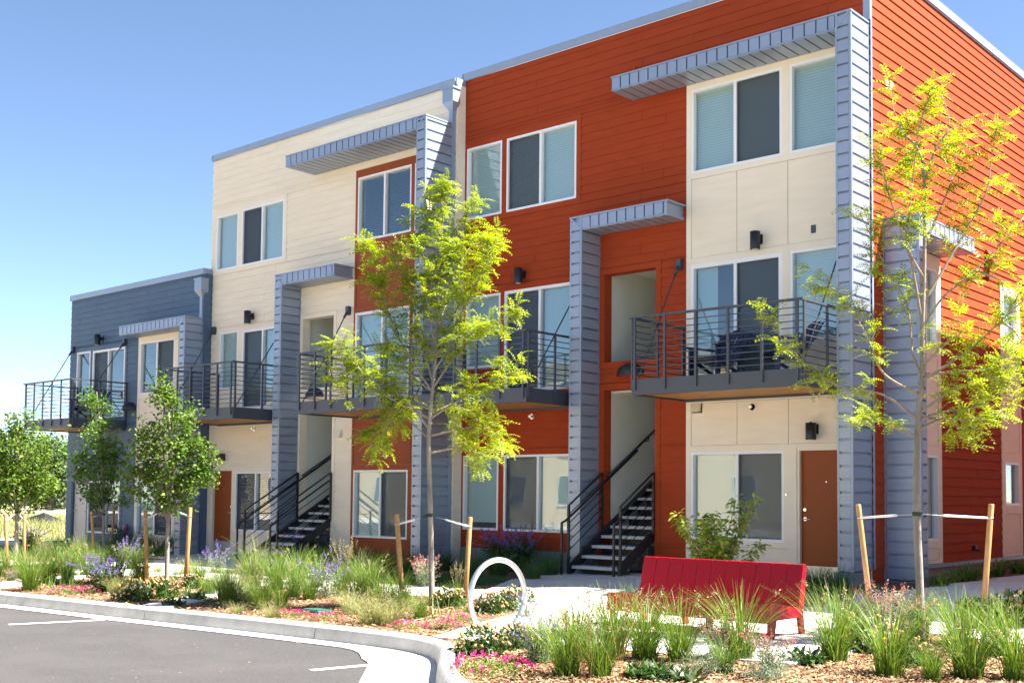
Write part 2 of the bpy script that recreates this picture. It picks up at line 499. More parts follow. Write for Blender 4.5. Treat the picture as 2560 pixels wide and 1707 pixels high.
def slabs(a, b, c, d, n):
    """strip a->b near edge, d->c far edge, cut in n slabs"""
    for i in range(n):
        slab((lerp2(a, b, i / n), lerp2(a, b, (i + 1) / n), lerp2(d, c, (i + 1) / n), lerp2(d, c, i / n)))
slabs((-34, -9.0), (-11.7, -5.55), (-12.2, -4.02), (-34, -7.5), 14)
slab(((-11.7, -5.55), (-9.7, -5.98), (-9.7, -4.2), (-12.2, -4.02)))
slab(((-9.7, -5.98), (-7.3, -6.0), (-7.3, -4.3), (-9.7, -4.2)))
slab(((-7.3, -6.0), (-4.98, -6.0), (-4.98, -4.45), (-7.3, -4.3)))
slab(((-9.7, -5.98), (-9.15, -7.45), (-7.3, -7.45), (-7.3, -6.0)))
slab(((-9.15, -7.45), (-8.62, -8.68), (-8.2, -8.60), (-7.3, -7.45)))
slab(((-7.3, -7.45), (-8.2, -8.60), (-6.6, -8.1), (-5.0, -7.75)))
slab(((-7.3, -6.0), (-7.3, -7.45), (-5.0, -7.75), (-4.98, -6.0)))
slab(((-7.3, -4.3), (-4.98, -4.45), (-4.4, -2.9), (-7.2, -3.2)))
slab(((-4.98, -4.95), (-2.2, -4.7), (-2.2, -3.0), (-4.4, -2.9)))
slab(((-2.2, -4.7), (1, -4.6), (1, -3.0), (-2.2, -3.0)))
for k in range(9):
    y0 = -3.0 + k * 1.7
    slab(((-6.75 if k else -7.1, y0), (-4.35, y0 + .05), (-4.35, y0 + 1.75), (-6.6, y0 + 1.7)))
slab(((-12.2, -4.02), (-9.7, -4.2), (-10.3, -2.4), (-13.1, -2.4)))
slab(((-13.1, -2.4), (-10.3, -2.4), (-11.2, -1.0), (-13.2, -1.0)))
slab(((-13.2, -1.0), (-11.2, -1.0), (-11.3, -.03), (-13.2, -.03)))
slab(((-9.4, -1.3), (-8.15, -1.3), (-8.15, -.05), (-9.4, -.05)))
slabs((-22.4, -7.1), (-18.1, -6.45), (-18.6, -2.6), (-22.6, -2.6), 2)
slabs((-25.6, -2.6), (-18.6, -2.6), (-20.3, -.35), (-25.4, -.35), 3)
slab(((-13.57, -9.08), (-13.09, -9.0), (-14.05, -7.5), (-14.55, -7.6)), name='edging_slab')
slab(((-14.55, -7.6), (-14.05, -7.5), (-15.0, -6.15), (-15.45, -6.2)), name='edging_slab')
slab(((-18.0, -9.5), (-17.3, -9.42), (-18.8, -6.7), (-19.4, -6.8)), name='edging_slab')
slab(((-50, -4), (-33, -3), (-33, 0.2), (-50, 0.5)), n=3)

# ------------------------------------------------------------------ building kit
def cut(x0, x1, z0, z1, holes):
    """rectangles left of a wall after its openings are taken out"""
    xs = sorted({x0, x1, *[min(max(h[k], x0), x1) for h in holes for k in (0, 1)]})
    zs = sorted({z0, z1, *[min(max(h[k], z0), z1) for h in holes for k in (2, 3)]})
    out = []
    for a, b in zip(zs[:-1], zs[1:]):
        run = None
        for c, d in zip(xs[:-1], xs[1:]):
            mx, mz = (c + d) / 2, (a + b) / 2
            solid = not any(h[0] < mx < h[1] and h[2] < mz < h[3] for h in holes) and b - a > 1e-4
            if solid and d - c > 1e-5: run = (run[0], d) if run else (c, d)
            else:
                if run: out.append((run[0], run[1], a, b)); run = None
        if run: out.append((run[0], run[1], a, b))
    return out

def wall_back(bld, W, h0, h1, z0, z1, holes, mt, th=.2, name='wall'):
    mb = MB()
    for a, b, c, d in cut(h0, h1, z0, z1, holes): W.box(mb, a, b, c, d, -th, 0)
    return mb.build(name, mt, bld)

BOARDS = {}
def siding(bld, W, h0, h1, z0, z1, holes, mt, expo=.165, blen=3.66, seed=1, skipjoint=False):
    rr = random.Random(seed)
    n = int(math.ceil((z1 - z0) / expo))
    pat = [rr.uniform(0, blen) for _ in range(3)]
    for i in range(n):
        a, b = z0 + i * expo, min(z0 + (i + 1) * expo, z1)
        segs = cut(h0, h1, a, b, holes)
        off = pat[i % 3] + rr.uniform(-.03, .03)
        for c, d, e, f in segs:
            if d - c < .012 or f - e < .012: continue
            cuts = [c]
            k = math.floor((c - h0 - off) / blen)
            while True:
                k += 1
                j = h0 + off + k * blen
                if j >= d - .25: break
                if j > c + .25: cuts.append(j)
            cuts.append(d)
            for p, q in zip(cuts[:-1], cuts[1:]):
                BOARDS.setdefault(bld.name, []).append((bld, W, p + (.003 if p != c else 0), q - (.003 if q != d else 0), e, f, mt, rr.uniform(-.0015, .0015)))
def lay_boards(bld, cap=300):
    L = BOARDS.get(bld.name, [])
    def size(b):
        W = b[1]; p = Vector(W.p((b[2] + b[3]) / 2, (b[4] + b[5]) / 2))
        return -(b[3] - b[2]) * (b[5] - b[4]) / (p - CAM).length ** 2
    L.sort(key=size)
    rest = {}
    for i, (bb, W, p, q, e, f, mt, jit) in enumerate(L):
        mb = MB() if i < cap else rest.setdefault(mt.name, (mt, MB()))[1]
        t = .004; bt = .021 + jit
        # a lap board: thin at the top, its lower edge standing proud
        mb.hexa([W.p(p, e, .0), W.p(q, e, .0), W.p(q, e, bt), W.p(p, e, bt), W.p(p, f, .0), W.p(q, f, .0), W.p(q, f, t), W.p(p, f, t)])
        if i < cap: mb.build('siding_board', mt, bb)
    for k, (mt, mb) in rest.items(): mb.build('siding_remainder', mt, bld, kind='stuff')

def blind(W, win, h0, h1, z0, z1, kind, o=-.12):
    V = []; F = []
    if kind in ('white', 'dark'):
        pit = .048; n = int((z1 - z0) / pit); tilt = .013 if kind == 'white' else .034; dz = .050 if kind == 'white' else .022
        if kind == 'white': z0 = z0 + (.0 if (h0 * 7.3) % 1 > .3 else .12)
        for i in range(n):
            z = z1 - .03 - i * pit
            if z - dz < z0: break
            b = len(V)
            V += [W.p(h0, z, o), W.p(h1, z, o), W.p(h1, z - dz, o + tilt), W.p(h0, z - dz, o + tilt)]
            F.append((b, b + 1, b + 2, b + 3))
        b = len(V)
        V += [W.p(h0, z1 - .05, o + .02), W.p(h1, z1 - .05, o + .02), W.p(h1, z1, o + .02), W.p(h0, z1, o + .02)]; F.append((b, b + 1, b + 2, b + 3))
        np_obj('blind', V, F, M['blind' if kind == 'white' else 'dkblind'], win)
    elif kind == 'vert':
        h = h0
        while h < h1 - .05:
            b = len(V)
            V += [W.p(h, z0, o), W.p(h + .085, z0, o - .03), W.p(h + .085, z1, o - .03), W.p(h, z1, o)]
            F.append((b, b + 1, b + 2, b + 3)); h += .075
        np_obj('vertical_blind', V, F, M['curtain'], win)

def window(bld, W, h0, h1, z0, z1, split=None, screen=None, bl='white', blr=None, fw=.045, name='window', gap=None):
    """frame with one or two lights; blinds and an insect screen behind the glass"""
    mb = MB(); o0, o1 = -.085, .026
    W.box(mb, h0, h0 + fw, z0, z1, o0, o1); W.box(mb, h1 - fw, h1, z0, z1, o0, o1)
    W.box(mb, h0 + fw, h1 - fw, z1 - fw, z1, o0, o1); W.box(mb, h0 + fw, h1 - fw, z0, z0 + fw, o0, o1)
    lights = [(h0 + fw, h1 - fw)]
    if split is not None:
        W.box(mb, split - .028, split + .028, z0 + fw, z1 - fw, o0, o1 - .012)
        lights = [(h0 + fw, split - .028), (split + .028, h1 - fw)]
    win = mb.build(name, M['white'], bld)
    kinds = [bl, blr or bl]
    for k, (a, b) in enumerate(lights):
        g = MB(); W.box(g, a - .004, b + .004, z0 + fw - .004, z1 - fw + .004, -.052, -.046)
        g.build('pane', M['glass'], win)
        if screen == k:
            s = MB(); W.box(s, a + .012, b - .012, z0 + fw + .012, z1 - fw - .012, -.024, -.022); s.build('insect_screen', M['screen'], win)
            s = MB()
            for q in ((a, a + .018, z0 + fw, z1 - fw), (b - .018, b, z0 + fw, z1 - fw), (a + .018, b - .018, z0 + fw, z0 + fw + .018), (a + .018, b - .018, z1 - fw - .018, z1 - fw)): W.box(s, *q, -.03, -.014)
            s.build('screen_frame', M['steel'], win)
        if kinds[k]:
            ga = gap if gap else (a, b)
            if kinds[k] == 'open':
                blind(W, win, a, a + (b - a) * .45, z0 + .05, z1 - .05, 'vert')
            else: blind(W, win, a - .02, b + .02, z0 + .02, z1 - .02, kinds[k])
    return win

def trim(bld, W, rect, wins, mt, th=.024, name='window_trim'):
    mb = MB()
    for a, b, c, d in cut(*rect, wins): W.box(mb, a, b, c, d, -.001, th)
    return mb.build(name, mt, bld)

def panel(bld, W, h0, h1, z0, z1, mt, th=.016, g=.006, name='wall_panel'):
    mb = MB(); W.box(mb, h0 + g, h1 - g, z0 + g, z1 - g, 0, th); return mb.build(name, mt, bld)

def cylinder_light(bld, W, h, z0, z1, r=.085, o=.17):
    c = Vector(W.p(h, 0, o))
    mb = MB().tube([(c.x, c.y, z0), (c.x, c.y, z0 + .012), (c.x, c.y, z1)], [r * .96, r, r], 16)
    mb.tube([(c.x, c.y, z1), (c.x, c.y, z1 + .02)], [.02, .015], 8)
    l = mb.build('wall_light', M['black'], bld)
    a = MB(); W.box(a, h - .03, h + .03, (z0 + z1) / 2 + .0, (z0 + z1) / 2 + .09, .02, o); W.box(a, h - .06, h + .06, (z0 + z1) / 2 - .04, (z0 + z1) / 2 + .12, .0, .035)
    a.build('light_bracket', M['black'], l)
    e = MB().tube([(c.x, c.y, z0 - .002), (c.x, c.y, z0 + .001)], r * .7, 12); e.build('light_lens', M['white'], l)

def dome_light(bld, W, h, z, r=.30, dep=.2):
    V = []; F = []; n = 12; k = 6
    for j in range(k + 1):
        ph = math.pi / 2 * j / k
        for i in range(n + 1):
            th = math.pi * i / n
            V.append(W.p(h + r * math.cos(th) * math.cos(ph), z + .75 * r * math.sin(th) * math.cos(ph) ** .5 if j < k else z, .02 + dep * math.sin(ph)))
    for j in range(k):
        for i in range(n): F.append((j * (n + 1) + i, j * (n + 1) + i + 1, (j + 1) * (n + 1) + i + 1, (j + 1) * (n + 1) + i))
    np_obj('dome_light', V, F, M['black'], bld, True)

def vent_hood(bld, W, h0, h1, z0, z1, mt, dep=.13):
    mb = MB()
    mb.hexa([W.p(h0, z0, .0), W.p(h1, z0, .0), W.p(h1, z0, dep), W.p(h0, z0, dep), W.p(h0, z1, .0), W.p(h1, z1, .0), W.p(h1, z1, dep * .25), W.p(h0, z1, dep * .25)])
    W.box(mb, h0 - .025, h1 + .025, z0 - .02, z1 + .025, .0, .02)
    mb.build('vent_hood', mt, bld)

def sprinkler(bld, W, h, z):
    c = Vector(W.p(h, z, 0)); d = W.n
    mb = MB().tube([c, c + d * .02], .055, 12).tube([c + d * .02, c + d * .09], [.018, .03], 8)
    mb.build('sprinkler_head', M['chrome'], bld)

def fin_canopy(bld, W, fa, fb, zb, zt, D, ce, side, ch=.26, pitch=.2, facetop=True):
    """metal-clad upright fin (fa..fb) and the canopy that runs from it to ce; side = which face of the fin is in view (+1: fb, -1: fa)"""
    mb = MB(); e = .04
    W.box(mb, fa + e, fb - e, zb, zt - .03, 0, D - e)
    ca, cb = (ce, fa) if ce < fa else (fb, ce)
    W.box(mb, ca + e, cb + (e if ce < fa else -e), zt - ch + e, zt - .03, 0, D - e)
    lo, hi = min(ce, fa), max(ce, fb)
    W.box(mb, lo - .012, hi + .012, zt - .03, zt, 0, D + .012)             # cap flashing
    tw = .035
    # corner angles of the fin
    for h in (fa, fb - tw): W.box(mb, h, h + tw, zb, zt - .03, D - e, D + .004)
    for o in (.0, D - tw):
        h = fb if side > 0 else fa
        W.box(mb, h - e, h + .004, zb, zt - .03, o, o + tw) if side > 0 else W.box(mb, h - .004, h + e, zb, zt - .03, o, o + tw)
    # lower edge of the fascia
    W.box(mb, ca, cb, zt - ch, zt - ch + .02, D - e, D + .004)
    # mitre strip
    hh = fb if ce < fa else fa; sg = -1 if ce < fa else 1
    L = fb - fa
    mb.hexa([W.p(hh + sg * (L - .03), zt - ch, D), W.p(hh + sg * (L + .02), zt - ch, D), W.p(hh + sg * (L + .02), zt - ch, D + .012), W.p(hh + sg * (L - .03), zt - ch, D + .012),
             W.p(hh + sg * .0, zt - .03, D), W.p(hh + sg * .05, zt - .03, D), W.p(hh + sg * .05, zt - .03, D + .012), W.p(hh + sg * .0, zt - .03, D + .012)])
    can = mb.build('metal_canopy', M['metal'], bld)
    def pl(p, q, z0, z1, o0, o1):
        m_ = MB(); W.box(m_, p, q, z0, z1, o0, o1); m_.build('metal_panel', M['metal'], can)
    def plside(z0, z1, o0, o1):
        m_ = MB()
        if side > 0: W.box(m_, fb - e, fb + .006, z0, z1, o0, o1)
        else: W.box(m_, fa - .006, fa + e, z0, z1, o0, o1)
        m_.build('metal_panel', M['metal'], can)
    z = zb + .02; fr = pitch * .81
    while z < zt - .06:
        z1 = min(z + fr, zt - .045)
        pl(fa + tw + .055 if False else fa + tw + .004, fb - tw - .004, z, z1, D - e, D + .006)
        plside(z, z1, tw + .01, D - tw - .004)
        z += pitch
    h = ca + .012
    while h < cb - .03:
        h1 = min(h + pitch * .86, cb - .012)
        if not (ce > fa and h < fb): pl(h, h1, zt - ch + .024, zt - .035, D - e, D + .005)
        m_ = MB(); W.box(m_, h, h1, zt - ch - .012, zt - ch + e, .02, D - .02); m_.build('metal_panel', M['metal'], can)
        h += pitch
    return can

def balcony(bld, W, h0, h1, D=1.6, zb=3.15, tie_l=None, tie_r=None, seed=0):
    zf = zb + .26; zt = zb + 1.30
    mb = MB()
    W.box(mb, h0, h1, zb, zf, D - .03, D)                                  # front channel
    for z in (zb, zf - .012): W.box(mb, h0, h1, z, z + .012, D - .09, D - .03)
    for a, b in ((h0, h0 + .03), (h1 - .03, h1)): W.box(mb, a, b, zb, zf, .03, D - .03)
    W.box(mb, h0 + .03, h1 - .03, zb - .015, zf, .022, .07)                # ledger
    W.box(mb, h0 + .03, h1 - .03, zf - .05, zf - .012, .07, D - .092)      # deck
    bal = mb.build('balcony', M['steel'], bld)
    o = .075; k = 0
    while o < D - .12:
        m_ = MB(); W.box(m_, h0 + .032, h1 - .032, zb + .03, zb + .055, o, min(o + .134, D - .092)); m_.build('soffit_board', M['wood'], bal); o += .14
    n = 5
    def post(h, oo, z0=zb + .08):
        m_ = MB(); W.box(m_, h - .02, h + .02, z0, zt - .035, oo, oo + .03); m_.build('post', M['steel'], bal)
    for i in range(n + 1): post(h0 + .07 + (h1 - h0 - .14) * i / n, D + .001)
    for h, sg in ((h0, -1), (h1, 1)):
        for oo in (.03, D * .5, D - .06):
            m_ = MB(); a, b = (h - .031, h - .001) if sg < 0 else (h + .001, h + .031)
            W.box(m_, a, b, zb + .08, zt - .035, oo, oo + .04); m_.build('post', M['steel'], bal)
    m_ = MB(); W.box(m_, h0 - .035, h1 + .035, zt - .035, zt, D - .01, D + .045)
    for a, b in ((h0 - .035, h0 + .02), (h1 - .02, h1 + .035)): W.box(m_, a, b, zt - .035, zt, .025, D - .012)
    m_.build('handrail', M['steel'], bal)
    for i in range(9):
        z = zf + .085 + i * .102
        m_ = MB(); W.box(m_, h0 + .01, h1 - .01, z, z + .014, D - .016, D - .001); m_.build('rail_bar', M['steel'], bal)
        for a, b in ((h0, h0 + .014), (h1 - .014, h1)):
            m_ = MB(); W.box(m_, a, b, z, z + .014, .03, D - .02); m_.build('rail_bar', M['steel'], bal)
    for hb in (tie_l, tie_r):
        if hb is None: continue
        he = h0 + .06 if hb == tie_l else h1 - .06
        m_ = MB(); W.box(m_, hb - .05, hb + .05, zb + 2.33, zb + 2.52, .0, .10)
        a = Vector(W.p(hb, zb + 2.38, .1)); b = Vector(W.p(he, zb + .2, D - .06))
        m_.tube([a, a + (b - a) * .06], .028, 8); m_.tube([a + (b - a) * .06, b], .013, 6); m_.build('tie_rod', M['steel'], bal)
    return bal

def stair(bld, W, h0, h1, o_first, z_first, rise, run, n, zg):
    """flight that starts in front of the wall and climbs inside; o is measured outward"""
    mb = MB()
    for h in (h0, h1 - .03):
        top = o_first - n * run; zt = z_first + n * rise
        mb.add([W.p(h, zg, o_first + .05), W.p(h + .03, zg, o_first + .05), W.p(h + .03, z_first + .03, o_first + .05), W.p(h, z_first + .03, o_first + .05),
                W.p(h, zt - .22, top), W.p(h + .03, zt - .22, top), W.p(h + .03, zt + .03, top), W.p(h, zt + .03, top)],
               [(0, 1, 2, 3), (4, 7, 6, 5), (0, 3, 7, 4), (1, 5, 6, 2), (3, 2, 6, 7), (0, 4, 5, 1)])
    st = mb.build('stair', M['black'], bld)
    for i in range(n):
        o = o_first - i * run; z = z_first + i * rise
        m_ = MB(); W.box(m_, h0 + .035, h1 - .035, z - .05, z, o - .30, o); m_.build('tread', M['tread'], st)
        m_ = MB(); W.box(m_, h0 + .035, h1 - .035, z - rise + .0, z - .052, o - .31, o - .302); m_.build('riser', M['black'], st)
    sl = rise / run
    for h in (h0 - .02, h1 + .02):
        zB = z_first + 1.06
        r_ = .019
        def pt(o, z): return W.p(h, z, o)
        oB = o_first + .03; oA = o_first + .22; oW = .05
        def line(z_off, o0=oB, o1=oW): return [pt(o0, zB + z_off), pt(o1, zB + z_off + (o0 - o1) * sl)]
        for k in range(6):
            zo = -.16 * k
            m_ = MB().tube(line(zo), r_ if k == 0 else .009, 6); m_.build('guard_rail' if k == 0 else 'guard_bar', M['black'], st)
        for o, zt in ((oB, zB), (oW, zB + (oB - oW) * sl)):
            m_ = MB(); W.box(m_, h - .02, h + .02, zg if o > .3 else zt - 1.1, zt, o - .02, o + .02); m_.build('post', M['black'], st)
        m_ = MB(); W.box(m_, h - .018, h + .018, zg, zB - .30, oA - .018, oA + .018); m_.build('post', M['black'], st)
        hr = h + (.05 if h < (h0 + h1) / 2 else -.05)
        def pt2(o, z): return W.p(hr, z, o)
        m_ = MB().tube([pt(oA, zB - .30), pt(oA - .1, zB - .27), pt2(oB - .1, zB - .12), pt2(-1.0 if h < (h0 + h1) / 2 else .05, zB - .12 + (oB - .1 + (1.0 if h < (h0 + h1) / 2 else -.05)) * sl)], .021, 8); m_.build('handrail', M['black'], st)
    if True:
        hr = h0 + .05
        m_ = MB().tube([W.p(hr, z_first + .98 + (o_first - .0) * sl, -.02), W.p(hr, z_first + .98 + (o_first + 2.9) * sl, -2.9)], .022, 8)
        for o in (-.3, -1.35, -2.4): m_.tube([W.p(hr, z_first + .96 + (o_first - o) * sl, o), W.p(hr - .02, z_first + .88 + (o_first - o) * sl, o), W.p(h0 - .06, z_first + .88 + (o_first - o) * sl, o)], .012, 6)
        m_.build('handrail', M['black'], st)
    return st

def stairwell(bld, W, h0, h1, z0, z1, dep=3.7):
    mb = MB()
    W.box(mb, h0 - .08, h0, z0, z1, -dep, -.205); W.box(mb, h1, h1 + .08, z0, z1, -dep, -.205)
    W.box(mb, h0 - .08, h1 + .08, z0, z1, -dep - .08, -dep); W.box(mb, h0 - .08, h1 + .08, z1, z1 + .08, -dep - .08, -.205)
    W.box(mb, h0, h1, 3.28, 3.45, -dep, -3.0)
    W.box(mb, h0, h1, 3.40, 3.50, -.9, -.205)
    mb.build('stairwell_wall', M['stairwall'], bld)

def door(bld, W, h0, h1, z0, z1, mt, kick=.22, hand='L', jamb_mt=None):
    mb = MB(); W.box(mb, h0, h1, z0, z1, -.10, -.055); d = mb.build('door', mt, bld)
    if kick:
        k = MB(); W.box(k, h0 + .01, h1 - .01, z0 + .01, z0 + kick, -.056, -.050); k.build('kick_plate', M['kick'], d)
    hx = h0 + .07 if hand == 'L' else h1 - .07; sg = 1 if hand == 'L' else -1
    k = MB().tube([W.p(hx, z0 + .95, -.056), W.p(hx, z0 + .95, -.04)], .032, 12).tube([W.p(hx, z0 + .95, -.04), W.p(hx, z0 + .95, .0), W.p(hx + sg * .11, z0 + .945, .0)], .011, 8); k.build('handle', M['chrome'], d)
    k = MB().tube([W.p(hx, z0 + 1.10, -.056), W.p(hx, z0 + 1.10, -.03)], [.033, .028], 12); k.build('deadbolt', M['chrome'], d)
    k = MB().tube([W.p((h0 + h1) / 2, z0 + 1.55, -.056), W.p((h0 + h1) / 2, z0 + 1.55, -.05)], .012, 8); k.build('peephole', M['chrome'], d)
    f = MB(); j = .045
    W.box(f, h0 - j, h0, z0, z1 + j, -.12, .012); W.box(f, h1, h1 + j, z0, z1 + j, -.12, .012); W.box(f, h0, h1, z1, z1 + j, -.12, .012)
    W.box(f, h0 - j, h1 + j, z0 - .03, z0, -.12, .05)
    f.build('door_frame', jamb_mt, bld)

def downspout(bld, x, y, ztop, zbot, boxw=.30):
    mb = MB()
    mb.prism([(x - boxw / 2, ztop - .30), (x + boxw / 2, ztop - .30), (x + boxw / 2, ztop), (x - boxw / 2, ztop)], 'y', y - .22, y - .0)
    mb.box(x - boxw / 2 - .02, x + boxw / 2 + .02, y - .24, y + .0, ztop - .03, ztop + .012)
    mb.hexa([(x - .055, y - .12, ztop - .46), (x + .055, y - .12, ztop - .46), (x + .055, y - .01, ztop - .46), (x - .055, y - .01, ztop - .46),
             (x - boxw / 2, y - .22, ztop - .302), (x + boxw / 2, y - .22, ztop - .302), (x + boxw / 2, y, ztop - .302), (x - boxw / 2, y, ztop - .302)])
    mb.box(x - .052, x + .052, y - .118, y - .014, zbot + .12, ztop - .461)
    mb.hexa([(x - .055, y - .26, zbot - .02), (x + .055, y - .26, zbot - .02), (x + .055, y - .18, zbot - .08), (x - .055, y - .18, zbot - .08),
             (x - .055, y - .118, zbot + .118), (x + .055, y - .118, zbot + .118), (x + .055, y - .014, zbot + .118), (x - .055, y - .014, zbot + .118)])
    z = zbot + 1.2
    while z < ztop - .8:
        mb.box(x - .065, x + .065, y - .126, y - .004, z, z + .03); z += 2.4
    mb.build('downspout', M['metal'], bld)

# ------------------------------------------------------------------ red building
WR = Frame((0, 0, 0), (1, 0, 0), (0, -1, 0))
XR0, XR1, ZT = -16.66, -7.77, 10.26
red = thing('apartment_building', 'three storey block with red lap siding and a cream window bay at the corner', 'building', (-12, 0, 0))
WS = Frame((XR1, 0, 0), (0, 1, 0), (1, 0, 0))
wins = [(-16.55, -15.57, 7.16, 8.66), (-15.44, -13.65, 7.16, 8.66), (-11.06, -9.29, 7.16, 8.66), (-9.15, -8.17, 7.16, 8.66),
        (-16.53, -15.57, 4.06, 5.55), (-15.46, -13.65, 3.52, 5.56), (-11.08, -9.29, 3.52, 5.54), (-9.15, -8.17, 4.06, 5.54),
        (-16.56, -15.58, .78, 2.28), (-15.44, -13.65, .78, 2.28), (-11.06, -9.27, .76, 2.26)]
op_up, op_lo, dr = (-12.96, -11.81, 3.96, 5.60), (-12.96, -11.82, .10, 3.44), (-9.045, -8.085, .18, 2.30)
bay = (-11.16, -7.78, .10, 8.92)
holes_back = wins + [op_up, op_lo, dr]
wall_back(red, WR, XR0, XR1 - .2, -.3, ZT - .14, holes_back, M['red'])
tr = []
def tgroup(ws, marg=.11, lo=None):
    r = (min(x[0] for x in ws) - marg, max(x[1] for x in ws) + marg, (min(x[2] for x in ws) - marg) if lo is None else lo, max(x[3] for x in ws) + marg)
    return r
def clampx(r): return (max(r[0], XR0), r[1], r[2], r[3])
for grp, lo in (((0, 1), None), ((4, 5), 3.35), ((8, 9), None)):
    r = clampx(tgroup([wins[k] for k in grp], .11, lo)); tr.append(r)
    trim(red, WR, r, [wins[k] for k in grp], M['red'])
for r_, m_ in ((op_up, .11), (op_lo, .11)):
    r = (r_[0] - .11, r_[1] + .11, r_[2] - (.11 if r_ is op_up else 0), r_[3] + .11); tr.append(r)
    trim(red, WR, r, [r_], M['red'], name='opening_trim')
holes = tr + [bay]
siding(red, WR, XR0, XR1, .44, ZT - .14, holes, M['red'], seed=3)
# cream bay: flat panels and trim boards
bayh = [w_ for w_ in wins if w_[0] > -11.2] + [dr]
rows = [(5.65, 7.06), (2.37, 3.11)]
pan = []
for z0, z1 in rows:
    for a, b in ((-11.06, -10.15), (-10.15, -9.19), (-9.19, -7.9)): pan.append((a, b, z0, z1))
pan.append((-11.06, -9.20, .22, .66))
trim(red, WR, bay, bayh + pan, M['creamtrim'], th=.03, name='bay_trim')
for a, b, c, d in pan: panel(red, WR, a, b, c, d, M['cream'], th=.02, g=.005)
window(red, WR, *wins[0], bl='white'); window(red, WR, *wins[1], split=-14.56, screen=0)
window(red, WR, *wins[2], split=-10.19, screen=1); window(red, WR, *wins[3])
window(red, WR, *wins[4]); window(red, WR, *wins[5], split=-14.55, screen=0, bl=None, blr='vert', fw=.06, name='sliding_door')
window(red, WR, *wins[6], split=-10.19, screen=1, bl='open', blr='vert', fw=.07, name='sliding_door'); window(red, WR, *wins[7])
window(red, WR, *wins[8]); window(red, WR, *wins[9], split=-14.56, screen=0)
window(red, WR, *wins[10], split=-10.16, screen=1)
door(red, WR, -9.0, -8.13, .20, 2.255, M['door'], jamb_mt=M['creamtrim'], kick=.20)
stairwell(red, WR, -12.98, -11.79, -.1, 5.75)
# rooms behind the glass
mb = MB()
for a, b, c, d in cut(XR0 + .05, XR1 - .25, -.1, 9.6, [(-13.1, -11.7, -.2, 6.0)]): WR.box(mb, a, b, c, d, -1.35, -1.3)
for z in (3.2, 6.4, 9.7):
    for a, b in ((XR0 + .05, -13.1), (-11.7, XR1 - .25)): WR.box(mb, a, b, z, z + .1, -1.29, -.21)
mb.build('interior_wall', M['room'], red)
# side wall
YB = 13.0
sb1, sb2 = (.74, 2.74, .40, 5.68), (5.74, 6.87, .40, 5.66)
sw = [(.9, 2.60, 4.12, 5.45), (.9, 2.60, .78, 2.24), (5.90, 6.72, 4.66, 5.53), (5.90, 6.72, 1.38, 2.22)]
wall_back(red, WS, 0, YB, -.3, ZT - .14, sw, M['red'])
siding(red, WS, .0, YB - .05, .40, ZT - .14, [sb1, sb2, (.42, .74, -.3, 5.95)], M['red'], seed=8, blen=3.66)
sp = [(.90, 2.60, 2.40, 3.95), (.90, 2.60, .46, .66), (5.84, 6.77, 2.40, 4.45), (5.84, 6.77, .46, 1.22)]
trim(red, WS, sb1, sw[:2] + [p for p in sp if p[0] < 3], M['creamtrim'], th=.03, name='bay_trim'); trim(red, WS, sb2, sw[2:] + [p for p in sp if p[0] > 3], M['creamtrim'], th=.03, name='bay_trim')
for p in sp: panel(red, WS, *p, M['cream'], th=.02, g=.005)
for s_ in sw: window(red, WS, *s_)
mb = MB(); WS.box(mb, .2, YB, -.1, 9.8, -1.0, -.95); mb.build('interior_wall', M['room'], red)
# corner trim, plinth, back, roof, coping
mb = MB(); mb.box(XR1 - .09, XR1 + .026, -.026, .0, 9.06, ZT - .14); mb.box(XR1 + .0, XR1 + .026, .0, .05, .4, ZT - .14); mb.build('corner_trim', M['coping'], red)
mb = MB()
for a, b in ((XR0 + .02, -13.08), (-11.7, -9.1), (-8.06, XR1)): mb.box(a, b, -.045, -.002, -.3, .42 if a < -12 else (.30 if a < -9.5 else .17))
mb.build('plinth', M['plinth'], red)
mb = MB(); mb.box(XR1 + .001, XR1 + .03, .7, YB, -.3, .33); mb.build('plinth', M['plinth2'], red)
mb = MB(); mb.box(XR1 + .001, XR1 + .07, .7, YB, .332, .395); mb.build('ledge_flashing', M['coping'], red)
mb = MB(); mb.box(XR0, XR1 - .2, YB - .2, YB, -.3, ZT - .14); mb.box(XR0, XR0 + .2, .2, YB - .2, -.3, ZT - .14); mb.build('wall', M['red'], red)
mb = MB(); mb.box(XR0 + .2, XR1 - .2, .2, YB - .2, 9.75, 9.85); mb.build('roof', M['roof'], red)
def coping(bld, x0, x1, y0, y1, z0, z1, right=True, left=True):
    L = []
    n = max(1, round((x1 - x0) / 3.0)); e = .05
    for k in range(n):
        mb = MB(); a, b = x0 + (x1 - x0) * k / n, x0 + (x1 - x0) * (k + 1) / n
        mb.box(a + .003, b - .003, y0 - e, y0 - e + .02, z0, z1 - .004); mb.box(a + .003, b - .003, y0 - e, y0 + .28, z1 - .003, z1 + .005)
        mb.build('coping', M['coping'], bld)
    n = max(1, round((y1 - y0) / 3.0))
    for k in range(n):
        a, b = y0 + (y1 - y0) * k / n, y0 + (y1 - y0) * (k + 1) / n
        for x, sg, ok in ((x1, 1, right), (x0, -1, left)):
            if not ok: continue
            mb = MB()
            mb.box(x + sg * e, x + sg * (e - .02), a + .003 - (e if k == 0 else 0), b - .003, z0, z1 - .004); mb.box(x + sg * e, x - sg * .28, a + .003 - (e if k == 0 else 0), b - .003, z1 + .006, z1 + .012)
            mb.build('coping', M['coping'], bld)
coping(red, XR0, XR1, 0, YB, 10.12, 10.265, True, True)
